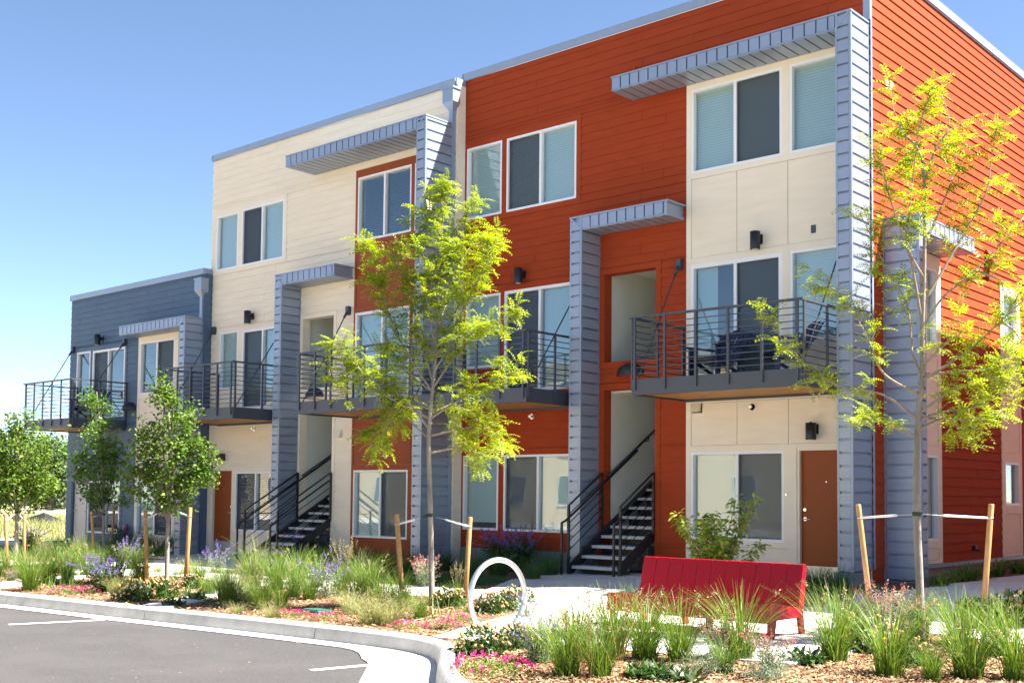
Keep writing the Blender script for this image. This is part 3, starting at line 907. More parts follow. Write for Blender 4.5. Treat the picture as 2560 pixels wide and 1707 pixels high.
# metal fins and canopies
fin_canopy(red, WR, -8.03, -7.775, .38, 9.03, .655, -12.35, +1)
fin_canopy(red, WR, -13.345, -13.075, .15, 6.63, .575, -11.19, +1)
fin_canopy(red, WS, .425, .67, .22, 5.96, .60, 2.80, -1)
for q in ((-8.06, XR1 - .002, -.70, -.05, -.2, .375), (-13.37, -13.05, -.62, -.05, -.2, .145), (XR1 + .032, -7.12, .40, .69, -.2, .215)): MB().box(*q).build('fin_base', M['plinth'], red)
bR = balcony(red, WR, -11.20, -8.12, tie_l=-11.29, tie_r=-8.2)
bL = balcony(red, WR, -16.50, -13.50, tie_l=-16.58, tie_r=-13.42)
stair(red, WR, -12.95, -11.85, 1.0, .253, .173, .285, 18, .06)
cylinder_light(red, WR, -9.715, 5.62, 5.92); cylinder_light(red, WR, -14.975, 5.65, 5.95); cylinder_light(red, WR, -8.715, 2.42, 2.69)
dome_light(red, WR, -12.35, 3.68)
mb = MB(); WR.box(mb, -8.77, -8.69, 5.78, 5.91, .02, .035); mb.build('junction_box', M['steel'], red)
vent_hood(red, WR, -11.02, -10.86, 2.96, 3.11, M['creamtrim']); vent_hood(red, WR, -12.44, -12.26, 9.20, 9.38, M['red']); vent_hood(red, WR, -11.62, -11.46, 9.20, 9.36, M['red'])
vent_hood(red, WS, 4.98, 5.28, 5.92, 6.20, M['rust'], .2)
sprinkler(red, WR, -9.86, 3.0); sprinkler(red, WR, -14.72, 3.02)
mb = MB(); WS.box(mb, 4.14, 4.24, .57, .66, .02, .08); mb.tube([WS.p(4.19, .6, .05), WS.p(4.19, .55, .14)], .02, 6); mb.build('hose_tap', M['black'], red)
mb = MB(); WR.box(mb, -9.98, -9.86, .28, .46, .02, .07); mb.build('outlet_cover', M['steel'], red)
mb = MB(); mb.box(-9.24, -9.21, -.05, -.0305, 1.52, 1.56); mb.build('door_bell', M['chrome'], red)

# ------------------------------------------------------------------ cream building
YC = -.25
WC = Frame((0, YC, 0), (1, 0, 0), (0, -1, 0))
XC0, XC1, ZC = -25.38, -16.60, 10.12
cre = thing('apartment_building', 'three storey block with cream lap siding and a rust red window bay', 'building', (-21, YC, 0))
cw = [(-25.15, -24.22, 7.09, 8.50), (-24.07, -22.37, 7.09, 8.52), (-19.69, -17.95, 7.09, 8.55), (-17.85, -16.95, 7.09, 8.55),
      (-24.90, -24.13, 4.05, 5.50), (-23.95, -22.25, 3.52, 5.48), (-19.71, -17.95, 3.52, 5.50), (-17.85, -16.95, 4.05, 5.50),
      (-24.11, -22.35, .54, 1.99), (-19.69, -17.94, .53, 2.00)]
cu, cl, cdr = (-21.57, -20.46, 3.90, 5.535), (-21.62, -20.45, -.1, 3.36), (-25.13, -24.24, .0, 2.06)
wall_back(cre, WC, XC0, XC1, -.3, ZC - .14, cw + [cu, cl, cdr], M['cream'])
bayc = (-19.76, -16.9, -.02, 8.72); ct = []
for grp, lo in (((0, 1), None), ((4, 5), 3.35)):
    r = tgroup([cw[k] for k in grp], .10, lo); r = (max(r[0], XC0), r[1], r[2], r[3]); ct.append(r); trim(cre, WC, r, [cw[k] for k in grp], M['cream'])
r = (XC0 + .02, -22.25, -.02, 2.12); ct.append(r); trim(cre, WC, r, [cw[8], cdr, (-24.15, -22.3, .05, .44)], M['creamtrim'], name='entry_trim'); panel(cre, WC, -24.15, -22.3, .05, .44, M['cream'], th=.02)
for r_ in (cu, cl):
    r = (r_[0] - .10, r_[1] + .10, r_[2] - (.1 if r_ is cu else 0), r_[3] + .10); ct.append(r); trim(cre, WC, r, [r_], M['cream'], name='opening_trim')
siding(cre, WC, XC0, XC1, .20, ZC - .14, ct + [bayc], M['cream'], seed=5)
cp = []
for z0, z1 in ((5.62, 7.0), (2.12, 3.10)):
    for a, b in ((-19.70, -18.78), (-18.78, -17.87), (-17.87, -16.95)): cp.append((a, b, z0, z1))
trim(cre, WC, bayc, [cw[2], cw[3], cw[6], cw[7], cw[9]] + cp, M['rust'], th=.03, name='bay_trim')
for p in cp: panel(cre, WC, *p, M['rust'], th=.02, g=.005)
window(cre, WC, *cw[0]); window(cre, WC, *cw[1], split=-23.25, screen=0, bl='dark', blr='white')
window(cre, WC, *cw[2], split=-18.82, bl='dark', screen=None); window(cre, WC, *cw[3], bl='dark')
window(cre, WC, *cw[4]); window(cre, WC, *cw[5], split=-23.14, screen=0, bl='vert', fw=.06, name='sliding_door')
window(cre, WC, *cw[6], split=-18.84, bl='vert', fw=.06, name='sliding_door'); window(cre, WC, *cw[7])
window(cre, WC, *cw[8], split=-23.3, bl='dark', screen=0); window(cre, WC, *cw[9], split=-18.82, screen=1, bl='white')
door(cre, WC, -25.085, -24.285, .03, 2.02, M['door'], jamb_mt=M['creamtrim'], hand='R', kick=.24)
stairwell(cre, WC, -21.64, -20.43, -.2, 5.68)
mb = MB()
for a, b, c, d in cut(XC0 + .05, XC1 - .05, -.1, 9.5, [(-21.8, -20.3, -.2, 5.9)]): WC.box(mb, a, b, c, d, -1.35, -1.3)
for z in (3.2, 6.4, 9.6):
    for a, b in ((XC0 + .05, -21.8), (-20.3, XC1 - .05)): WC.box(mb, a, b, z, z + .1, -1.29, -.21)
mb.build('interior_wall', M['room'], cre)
YB2 = 13.0
mb = MB(); mb.box(XC0, XC0 + .2, YC + .2, YB2, -.3, ZC - .14); mb.box(XC1 - .2, XC1, YC + .2, -.03, -.3, ZC - .14); mb.box(XC0 + .2, XC1 - .1, YB2 - .2, YB2, -.3, ZC - .14); mb.build('wall', M['cream'], cre)
mb = MB(); mb.box(XC0 + .2, XC1 - .2, YC + .2, YB2 - .2, 9.6, 9.7); mb.build('roof', M['roof'], cre)
coping(cre, XC0, XC1 - .06, YC, YB2 - .2, 9.98, 10.12, False, True)
mb = MB(); mb.box(XC1 - .03, XC1 - .005, YC - .05, -.03, 9.98, 10.116); mb.build('coping', M['coping'], cre)
mb = MB()
for a, b in ((-24.2, -21.75), (-20.33, -16.95)): mb.box(a, b, YC - .045, YC - .002, -.3, -.03 if a < -22 else -.03)
mb.build('plinth', M['plinth'], cre)
fin_canopy(cre, WC, -16.935, -16.675, .05, 9.16, .86, -21.25, +1)
fin_canopy(cre, WC, -21.94, -21.68, .0, 6.55, .57, -19.80, +1)
for q in ((-16.96, -16.65, YC - .9, YC - .05, -.2, .045), (-21.97, -21.65, YC - .62, YC - .05, -.3, -.005)): MB().box(*q).build('fin_base', M['plinth'], cre)
balcony(cre, WC, -19.70, -16.98, tie_l=-19.92); balcony(cre, WC, -24.88, -22.02, tie_l=-25.13, tie_r=-22.1)
stair(cre, WC, -21.6, -20.45, 1.47, .035, .168, .285, 19, -.12)
cylinder_light(cre, WC, -23.55, 5.6, 5.91); 
mb = MB(); WC.box(mb, -24.84, -24.56, 2.27, 2.44, .02, .17); mb.build('wall_light', M['black'], cre)
dome_light(cre, WC, -21.07, 3.68)
sprinkler(cre, WC, -23.39, 3.03); vent_hood(cre, WC, -20.3, -20.1, 2.74, 2.92, M['creamtrim'])
downspout(cre, -16.70, YC - .0, 9.88, .1)

# ------------------------------------------------------------------ grey building
YG = -.45
WG = Frame((0, YG, 0), (1, 0, 0), (0, -1, 0))
XG0, XG1, ZG = -32.16, -25.30, 7.18
gre = thing('apartment_building', 'two storey apartment block with slate grey lap siding at the far end of the row', 'building', (-29, YG, 0))
gw = [(-31.74, -30.97, 4.06, 5.48), (-30.84, -29.09, 3.52, 5.46), (-28.31, -26.64, 4.09, 5.50), (-30.90, -29.18, .31, 1.76), (-28.33, -26.55, .30, 1.77)]
gd = (-31.84, -30.95, -.05, 1.76)
wall_back(gre, WG, XG0, XG1, -.3, ZG - .14, gw + [gd], M['slate'])
bayg = (-28.40, -26.45, -.05, 5.66); gt = []
r = tgroup([gw[0], gw[1]], .10, 3.35); gt.append(r); trim(gre, WG, r, [gw[0], gw[1]], M['slate'])
r = (-31.94, -29.08, -.05, 1.84); gt.append(r); trim(gre, WG, r, [gw[3], gd], M['slate'], name='entry_trim')
siding(gre, WG, XG0, XG1, .02, ZG - .14, gt + [bayg], M['slate'], seed=9)
gp = [(-28.34, -26.52, 2.0, 3.95)]
trim(gre, WG, bayg, [gw[2], gw[4]] + gp, M['creamtrim'], th=.03, name='bay_trim')
for p in gp: panel(gre, WG, *p, M['cream'], th=.02)
window(gre, WG, *gw[0], bl=None); window(gre, WG, *gw[1], split=-30.0, screen=0, bl=None, blr=None, fw=.06, name='sliding_door'); window(gre, WG, *gw[2], split=-27.5, screen=1, bl='dark')
window(gre, WG, *gw[3], split=-30.02, screen=0, bl='dark', blr=None); window(gre, WG, *gw[4], split=-27.45, screen=1, bl='white', blr='dark')
door(gre, WG, -31.79, -31.0, -.02, 1.72, M['paledoor'], jamb_mt=M['slate'], kick=0)
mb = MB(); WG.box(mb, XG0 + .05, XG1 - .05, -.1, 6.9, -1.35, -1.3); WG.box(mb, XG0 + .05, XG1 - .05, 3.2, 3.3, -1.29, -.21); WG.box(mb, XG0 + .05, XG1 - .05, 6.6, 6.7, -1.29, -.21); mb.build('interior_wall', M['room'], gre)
mb = MB(); mb.box(XG0, XG0 + .2, YG + .2, 12, -.3, ZG - .14); mb.box(XG0 + .2, XG1, 11.8, 12, -.3, ZG - .14); mb.box(XG1 - .2, XG1 - .0, YG + .2, YC - .03, -.3, ZG - .14); mb.build('wall', M['slate'], gre)
mb = MB(); mb.box(XG0 + .2, XG1 - .2, YG + .2, 11.8, 6.7, 6.8); mb.build('roof', M['roof'], gre)
coping(gre, XG0, XG1 - .06, YG, 11.8, 7.03, 7.18, False, True)
mb = MB(); mb.box(XG1 - .03, XG1 - .0, YG - .05, YC - .03, 7.03, 7.17); mb.build('coping', M['coping'], gre)
fin_canopy(gre, WG, -25.60, -25.36, -.1, 5.90, .55, -28.52, +1, ch=.24)
balcony(gre, WG, -31.60, -28.95, tie_l=-31.93, tie_r=-29.08)
cylinder_light(gre, WG, -30.35, 5.58, 5.88); dome_light(gre, WG, -28.75, 3.68)
mb = MB(); WG.box(mb, -31.65, -31.25, 1.92, 2.12, .02, .16); mb.build('wall_light', M['black'], gre)
mb = MB().tube([WG.p(-28.8, .49, .02), WG.p(-28.8, .49, .08)], [.11, .09], 12); mb.build('fire_bell', M['bellred'], gre)
downspout(gre, -25.42, YG + .05, 6.9, -.05)
for b_ in (red, cre, gre): lay_boards(b_)

# ------------------------------------------------------------------ the houses whose shade and reflections the photo shows
nb = thing('neighbour_building', 'cream block across the side path, known by the shade it throws on the path', 'building', (2, .4, 0))
mb = MB(); mb.box(-4.2, 9, .4, 15, -.3, 10.25); mb.build('wall', M['cream'], nb)
mb = MB(); mb.box(-4.25, 9.05, .35, 15.05, 10.1, 10.27); mb.build('coping', M['coping'], nb)
for z in (.8, 4.0, 7.1):
    for x in (-3.4, -1.2, 2.5, 4.7):
        mb = MB(); mb.box(x, x + 1.6, .36, .42, z, z + 1.5); f_ = mb.build('window', M['white'], nb)
        mb = MB(); mb.box(x + .06, x + 1.54, .34, .365, z + .06, z + 1.44); mb.build('pane', M['beigewin'], f_)
op = thing('beige_building', 'beige stucco building across the lot, mirrored in the ground floor windows', 'building', (-45, -33, 0))
mb = MB(); mb.box(-80, -16, -44, -33, -.3, 8.6); mb.build('wall', M['beige'], op)
mb = MB(); mb.box(-80.3, -15.7, -44.3, -32.7, 8.6, 8.9); mb.build('roof', M['roof'], op)
for z in (.9, 3.6, 6.2):
    for k in range(17):
        x = -78 + k * 3.7
        mb = MB(); mb.box(x, x + 1.3, -33.02, -32.93, z, z + 1.7); f_ = mb.build('window', M['white'], op)
        mb = MB(); mb.box(x + .08, x + 1.22, -32.94, -32.91, z + .08, z + 1.62); mb.build('pane', M['beigewin'], f_)

np_obj('added_bounce_pavement', [(-95, -33, -.12), (30, -33, -.12), (30, -24, -.12), (-95, -24, -.16)], [(0, 1, 2, 3)], M['conc'], None, False, 'structure')  # unseen pale ground, added to bounce sunlight onto the shaded fronts

# ------------------------------------------------------------------ bench
bz = gzf(-7, -6) + .028
bench = thing('park_bench', 'long red plank bench with a leaning back on the pale concrete pad', 'bench', (-7.12, -5.9, bz))
BX0, BX1 = -8.08, -5.985
def L(y, z): return (y, z * .95 + bz)
mbl = 11; pw = (BX1 - BX0) / mbl
for k in range(mbl):
    a, b = BX0 + k * pw + .004, BX0 + (k + 1) * pw - .004
    MB().hexa([(a, -5.80, bz + .95 * .30), (b, -5.80, bz + .95 * .30), (b, -5.775, bz + .95 * .305), (a, -5.775, bz + .95 * .305), (a, -5.675, bz + .95 * .785), (b, -5.675, bz + .95 * .785), (b, -5.65, bz + .95 * .79), (a, -5.65, bz + .95 * .79)]).build('back_plank', M['bench'], bench, bevel=.004)
for (y0, z0, y1, z1) in ((-6.385, .385, -6.20, .362), (-6.195, .36, -6.0, .325), (-5.995, .325, -5.815, .305)):
    MB().hexa([(BX0, y0, bz + .95 * z0 - .025), (BX1, y0, bz + .95 * z0 - .025), (BX1, y1, bz + .95 * z1 - .025), (BX0, y1, bz + .95 * z1 - .025), (BX0, y0, bz + .95 * z0), (BX1, y0, bz + .95 * z0), (BX1, y1, bz + .95 * z1), (BX0, y1, bz + .95 * z1)]).build('seat_plank', M['bench'], bench, bevel=.004)
MB().box(BX0, BX1 - .0, -6.41, -6.386, bz + .95 * .17, bz + .95 * .383).build('front_apron', M['bench'], bench, bevel=.004)
for x in (BX0 + .06, -7.45, -6.74, BX1 - .03):
    o_ = .03 if x == BX1 - .03 else 0
    P = [(-6.40, .0), (-6.32, .0), (-6.27, .20), (-5.80, .20), (-5.76, .0), (-5.67, .0), (-5.70, .22), (-5.74, .30), (-5.83, .296), (-6.0, .30), (-6.2, .336), (-6.384, .36)]
    if o_: P = [(-6.43, .0), (-6.33, .0), (-6.28, .20), (-5.80, .20), (-5.75, .0), (-5.66, .0), (-5.70, .24), (-5.63, .765), (-5.65, .795), (-5.70, .785), (-5.805, .315), (-6.0, .335), (-6.2, .375), (-6.415, .398)]
    MB().prism([(y, z * .95 + bz) for y, z in P], 'x', x - .03 + o_ , x + .0 + o_ + .005).build('leg_frame', M['bench'], bench)

# ------------------------------------------------------------------ bike hoop
hz = gzf(-8.78, -7.5) + .028
hoop = thing('bike_rack', 'round galvanised steel bike hoop standing on the pale concrete strip', 'bike rack', (-8.78, -7.5, hz))
hd = Vector((.106, .994, 0)); hc = Vector((-8.78, -7.51, hz + .335)); R_ = .405
pts = []
for k in range(41):
    a = math.radians(-54 + 288 * k / 40)
    pts.append(hc + hd * (R_ * math.cos(a)) + Vector((0, 0, R_ * math.sin(a))))
pts[0].z = pts[-1].z = hz - .02
MB().tube(pts, .031, 14).build('hoop', M['galv'], hoop)
for p in (pts[0], pts[-1]):
    MB().tube([(p.x, p.y, hz - .01), (p.x, p.y, hz + .008)], .07, 14).build('base_plate', M['galv'], hoop)

# ------------------------------------------------------------------ valve lid, tarp
vl = ground_at(790, 1530)
v_ = thing('valve_box', 'small green irrigation valve lid among the pink flowers by the kerb', 'valve box', vl)
MB().box(vl.x - .17, vl.x + .17, vl.y - .11, vl.y + .11, vl.z - .05, vl.z + .035).build('box', M['lid'], v_, bevel=.01)
MB().box(vl.x - .15, vl.x + .15, vl.y - .09, vl.y + .09, vl.z + .036, vl.z + .045).build('lid', M['lid'], v_)

# ------------------------------------------------------------------ chairs on the nearest balcony
def adirondack(name):
    t = thing(name, 'navy slatted chair on the nearest balcony, in front of the curtained sliding door', 'chair', (0, 0, 0), 'navy chairs on the balcony')
    for k in range(5):
        x = -.24 + k * .12
        MB().hexa([(x - .052, .20, .30), (x + .052, .20, .30), (x + .052, .225, .31), (x - .052, .225, .31), (x * 1.2 - .058, .50, .88 - abs(k - 2) * .03), (x * 1.2 + .058, .50, .88 - abs(k - 2) * .03), (x * 1.2 + .058, .525, .89 - abs(k - 2) * .03), (x * 1.2 - .058, .525, .89 - abs(k - 2) * .03)]).build('back_slat', M['navy'], t)
    for k in range(5):
        y = -.30 + k * .105; z = .37 - k * .022
        MB().box(-.27, .27, y, y + .09, z - .02, z).build('seat_slat', M['navy'], t)
    for s in (-1, 1):
        MB().box(s * .29 - .01, s * .29 + .10 * s, -.34, .36, .54, .565).build('armrest', M['navy'], t)
        MB().box(s * .30 - .015, s * .30 + .015, -.30, -.20, 0, .54).build('leg', M['navy'], t)
        MB().hexa([(s * .275 - .012, -.22, .30), (s * .275 + .012, -.22, .30), (s * .275 + .012, .48, .0), (s * .275 - .012, .48, .0), (s * .275 - .012, -.22, .38), (s * .275 + .012, -.22, .38), (s * .275 + .012, .56, .0), (s * .275 - .012, .56, .0)]).build('leg', M['navy'], t)
    return t
c1 = adirondack('adirondack_chair'); c1.location = (-10.15, -.72, 3.40); c1.rotation_euler.z = math.radians(-12)
c2 = copy_tree(c1); c2.location = (-8.85, -.78, 3.40); c2.rotation_euler.z = math.radians(-38)
c2['label'] = 'navy slatted chair on the nearest balcony, at the corner behind the side railing'
c3 = copy_tree(c1); c3.location = (-28.0 - 1.7, YG - .75, 3.40); c3.rotation_euler.z = math.radians(20); c3['label'] = 'dark chair on the grey building balcony behind the railing'

# ------------------------------------------------------------------ trees
KD = PW / 2352.0
def frond_template():
    """a compound leaf along +x, about 1 long, arching down, with leaflet pairs"""
    V = []; F = []
    n = 6
    for i in range(n):
        t = .14 + .86 * i / (n - 1)
        x = t; z = .10 * math.sin(t * 2.2) - .25 * t * t
        ln = .27 * (1 - .5 * abs(t - .45))
        for s in (-1, 1):
            b = len(V); wd = .105
            V += [(x - wd * .55, s * .006, z), (x + wd * .35, s * ln * .6, z + .02), (x + .07, s * ln, z - .03), (x + wd * 1.3, s * ln * .4, z - .008)]
            F.append((b, b + 1, b + 2, b + 3))
    b = len(V)
    V += [(0, -.005, 0), (1, -.002, -.16), (1, .002, -.16), (0, .005, 0)]; F.append((b, b + 1, b + 2, b + 3))
    return np.array(V), np.array(F)
FRV, FRF = frond_template()
def place_many(TV, TF, P, X, Nn, S):
    """copies of a template at points P, x axis X, normal hint Nn, size S"""
    P, X, Nn, S = map(np.asarray, (P, X, Nn, S))
    X = X / np.linalg.norm(X, axis=1, keepdims=True)
    Y = np.cross(Nn, X); Y /= np.linalg.norm(Y, axis=1, keepdims=True) + 1e-9
    Z = np.cross(X, Y)
    V = P[:, None, :] + S[:, None, None] * (TV[None, :, 0:1] * X[:, None, :] + TV[None, :, 1:2] * Y[:, None, :] + TV[None, :, 2:3] * Z[:, None, :])
    n, k = len(P), len(TV)
    F = (TF[None] + (np.arange(n) * k)[:, None, None]).reshape(-1, TF.shape[1])
    return V.reshape(-1, 3), F

def spline(P, n):
    P = [Vector(p) for p in P]; out = []
    for i in range(len(P) - 1):
        a = P[max(i - 1, 0)]; b = P[i]; c = P[i + 1]; d = P[min(i + 2, len(P) - 1)]
        for k in range(n):
            t = k / n
            out.append(.5 * ((2 * b) + (c - a) * t + (2 * a - 5 * b + 4 * c - d) * t * t + (3 * b - a - 3 * c + d) * t ** 3))
    out.append(P[-1]); return out

def locust_tree(label, base, trunk, branches, r0, dens, seed, fl=.19, twl=.42, leafm='locust'):
    rr = random.Random(seed)
    B = ground_at(base[0] * KD, base[1] * KD)
    t = thing('honey_locust_tree', label, 'tree', B, 'staked honey locust trees')
    mb = MB(); wood = MB()
    tp = [at_depth(u * KD, v * KD, B) for u, v in trunk]; tp[0] = Vector((B.x, B.y, B.z - .1))
    sp = spline(tp, 4); n = len(sp)
    mb.tube(sp, [r0 * (1 - .86 * (i / (n - 1)) ** .9) for i in range(n)], 10)
    for q in sp[4:n // 2:3]:                                             # old branch collars
        a = rr.uniform(0, 6.28); mb.tube([q, q + Vector((math.cos(a), math.sin(a), .2)) * r0 * .95], [r0 * .35, r0 * .2], 6)
    mb.build('trunk', M['bark'], t)
    P, X, N, S = [], [], [], []
    allb = [(sp[int(n * .62):], 0.35, 0)]
    for k, br in enumerate(branches):
        off = rr.uniform(-1, 1) * .75
        L = len(br); pts = []
        for i, (u, v) in enumerate(br):
            f = i / (L - 1)
            pts.append(at_depth(u * KD, v * KD, B, off * f ** 1.1 * (0.5 + .12 * abs(br[-1][0] - br[0][0]) / 60)))
        allb.append((spline(pts, 4), None, k))
    ctr = sp[int(n * .62)]
    for pts, st, k in allb:
        m_ = len(pts); r = r0 * (.36 if st is None else .2)
        if st is None: wood.tube(pts, [max(r * (1 - .85 * i / (m_ - 1)), .004) for i in range(m_)], 6)
        lens = [0]
        for a, b in zip(pts[:-1], pts[1:]): lens.append(lens[-1] + (b - a).length)
        tot = lens[-1]; s0 = tot * (.28 if st is None else .15); ntw = int(tot * dens)
        for j in range(ntw + 1):
            s = s0 + (tot - s0) * (j + rr.random() * .8) / (ntw + 1)
            i = max(0, next((q for q in range(len(lens)) if lens[q] > s), len(lens) - 1) - 1)
            p = pts[i].lerp(pts[i + 1], (s - lens[i]) / max(lens[i + 1] - lens[i], 1e-6)) if i + 1 < len(pts) else pts[-1]
            d = (pts[min(i + 1, m_ - 1)] - pts[max(i - 1, 0)]).normalized()
            out = Vector((rr.gauss(0, 1), rr.gauss(0, 1), rr.gauss(.25, .7))).normalized()
            td = (d * .8 + out * .9).normalized(); tl = twl * rr.uniform(.45, 1.1)
            q1 = p + td * tl * .5 + Vector((0, 0, rr.uniform(-.02, .05))); q2 = p + td * tl + Vector((0, 0, rr.uniform(-.10, .06)))
            wood.tube([p, q1, q2], [.004, .003, .0015], 4, False)
            for f in np.arange(.15, 1.06, .14 + .05 * rr.random()):
                c = p.lerp(q1, f * 2) if f < .5 else q1.lerp(q2, min((f - .5) * 2, 1))
                for e in range(2):
                    g = Vector((rr.gauss(0, 1), rr.gauss(0, 1), rr.gauss(-.05, .45))).normalized()
                    P.append(c); X.append((td * .55 + g).normalized()); N.append((rr.gauss(0, .35), rr.gauss(0, .35), 1)); S.append(fl * rr.uniform(.6, 1.2))
    wood.build('branches', M['twig'], t)
    V, F = place_many(FRV, FRF, [tuple(p) for p in P], [tuple(p) for p in X], N, S)
    np_obj('crown', V, F, M[leafm], t)
    return t, sp, r0

T1, T1sp, _ = locust_tree('yellow green young tree staked in the mulch bed in front of the cream building', (992, 1388),
    [(992, 1388), (990, 1250), (987, 1120), (985, 1000), (993, 900), (1000, 830), (1003, 740), (1008, 640), (1015, 540), (1022, 432)],
    [[(985, 985), (930, 915), (870, 880), (800, 850), (762, 880)], [(988, 1010), (925, 960), (872, 985), (850, 1030)], [(993, 900), (940, 820), (900, 740), (870, 640), (850, 560)],
     [(1000, 830), (960, 740), (930, 650), (905, 580)], [(985, 960), (890, 910), (820, 840), (768, 792)], [(1003, 740), (985, 640), (960, 540), (985, 460)],
     [(990, 1000), (1060, 985), (1110, 980), (1155, 1018)], [(990, 960), (1060, 915), (1120, 880), (1188, 855)], [(995, 890), (1060, 800), (1120, 750), (1180, 738)],
     [(1000, 820), (1060, 720), (1100, 640), (1142, 548)], [(1005, 720), (1050, 620), (1090, 560), (1132, 590)], [(1008, 640), (1050, 560), (1085, 480)],
     [(987, 1040), (1050, 1030), (1100, 1042), (1158, 1025)], [(995, 880), (970, 800), (950, 770)], [(998, 850), (1040, 790), (1060, 770)], [(1000, 800), (985, 700), (1000, 620)], [(990, 940), (940, 930), (900, 960), (880, 1000)],
     [(990, 950), (1040, 930), (1080, 950), (1100, 970)], [(1003, 760), (1030, 690), (1075, 650)], [(995, 900), (940, 860), (880, 800)]],
    .040, 10.5, 4, fl=.185, twl=.31)
T2, T2sp, _ = locust_tree('yellow green open crowned tree staked at the right, in front of the side wall', (2118, 1472),
    [(2118, 1475), (2112, 1330), (2106, 1180), (2105, 1060), (2110, 950), (2118, 860), (2118, 760), (2122, 650), (2124, 492), (2121, 387), (2104, 337), (2075, 305), (2051, 250)],
    [[(2118, 740), (2094, 605), (2083, 558), (2090, 469), (2098, 400), (2110, 300), (2135, 225)], [(2120, 760), (2160, 689), (2227, 633), (2275, 586), (2352, 500)],
     [(2119, 700), (2195, 571), (2215, 537), (2266, 440), (2276, 373), (2285, 305)], [(2115, 877), (2187, 830), (2239, 793), (2297, 739), (2352, 690)],
     [(2112, 965), (2160, 947), (2266, 925), (2336, 858)], [(2108, 965), (2064, 928), (2016, 902), (1924, 885), (1843, 829), (1773, 751)],
     [(2110, 905), (2050, 874), (2020, 844), (1998, 787), (1960, 720), (1890, 640)], [(2116, 863), (2096, 814), (2094, 784), (2082, 695), (2047, 638), (2001, 544), (1975, 490)],
     [(2110, 950), (2180, 900), (2230, 880), (2300, 870)], [(2105, 1000), (2060, 985), (2000, 960), (1960, 980)], [(2118, 840), (2160, 800), (2215, 760)], [(2106, 990), (2170, 960), (2210, 990), (2230, 1000)],
     [(2124, 560), (2160, 480), (2190, 400), (2200, 330)], [(2122, 420), (2150, 340), (2180, 290), (2165, 220)], [(2300, 740), (2330, 760), (2352, 800)], [(2240, 620), (2290, 640), (2340, 660)], [(2110, 960), (2250, 960), (2330, 930)],
     [(2122, 640), (2080, 560), (2040, 440), (2020, 330)], [(2120, 860), (2240, 850), (2330, 840)]],
    .044, 6.6, 9, fl=.165, twl=.34)

def crown_tree(name, label, base, trunk, blobs, leafm, n, ls, r0, seed, group=None, depthk=1.0, barkm='bark', nb=46, cl=(.09, .22), per=22, B=None, cat='tree'):
    """broadleaf tree: limbs run from the trunk to clumps of leaves spread through several crown masses"""
    rr = random.Random(seed); rg = np.random.default_rng(seed)
    if B is None: B = ground_at(base[0] * KD, base[1] * KD)
    t = thing(name, label, cat, B, group)
    tp = [at_depth(u * KD, v * KD, B) for u, v in trunk]; tp[0] = Vector((B.x, B.y, B.z - .1))
    sp = spline(tp, 4); k = len(sp)
    mb = MB().tube(sp, [r0 * (1 - .8 * i / (k - 1)) for i in range(k)], 10); mb.build('trunk', M[barkm], t)
    scale = (B - CAM).dot(FH) / FPX * KD
    C_ = []
    tot = sum(b[2] * b[3] for b in blobs)
    for (u, v, ru, rv) in blobs:
        c = at_depth(u * KD, v * KD, B)
        for _ in range(max(4, int(n / per * ru * rv / tot))):
            d = rg.normal(size=3); d /= np.linalg.norm(d); r = rg.random() ** .42 * rg.uniform(.82, 1.12)
            C_.append(np.array(c) + np.array(RGT) * d[0] * ru * scale * r + np.array(FH) * d[1] * min(ru, rv * 1.2) * scale * r * depthk + np.array((0, 0, 1.)) * d[2] * rv * scale * r)
    C_ = np.array(C_)
    w_ = MB()
    for q in C_[rg.permutation(len(C_))[:nb]]:
        q = Vector(q); zf = min(max((q.z - sp[0].z) * .62 + sp[0].z, sp[int(k * .35)].z), sp[-1].z)
        a = min(sp, key=lambda s: abs(s.z - zf)); mid = a.lerp(q, .5) + Vector((0, 0, -.04 * (q - a).length))
        w_.tube([a, mid, q], [r0 * .26, r0 * .15, r0 * .05], 5, False)
    w_.build('branches', M['twig'], t)
    TV = np.array([(0, 0, 0), (.45, .30, .05), (1, 0, -.10), (.45, -.30, .05)]); TF = np.array([(0, 1, 2), (0, 2, 3)])
    cr = rg.uniform(*cl, size=len(C_))
    P = np.repeat(C_, per, 0) + rg.normal(size=(len(C_) * per, 3)) * np.repeat(cr, per)[:, None] * np.array([.6, .6, .55])
    X = rg.normal(size=P.shape) * np.array([1, 1, .6]) + np.array([0, 0, -.25]); N = rg.normal(size=P.shape) * .6 + np.array([0, 0, 1])
    S = rg.uniform(.7, 1.25, len(P)) * ls
    V, F = place_many(TV, TF, P, X, N, S); np_obj('crown', V, F, M[leafm], t)
    return t, sp, r0

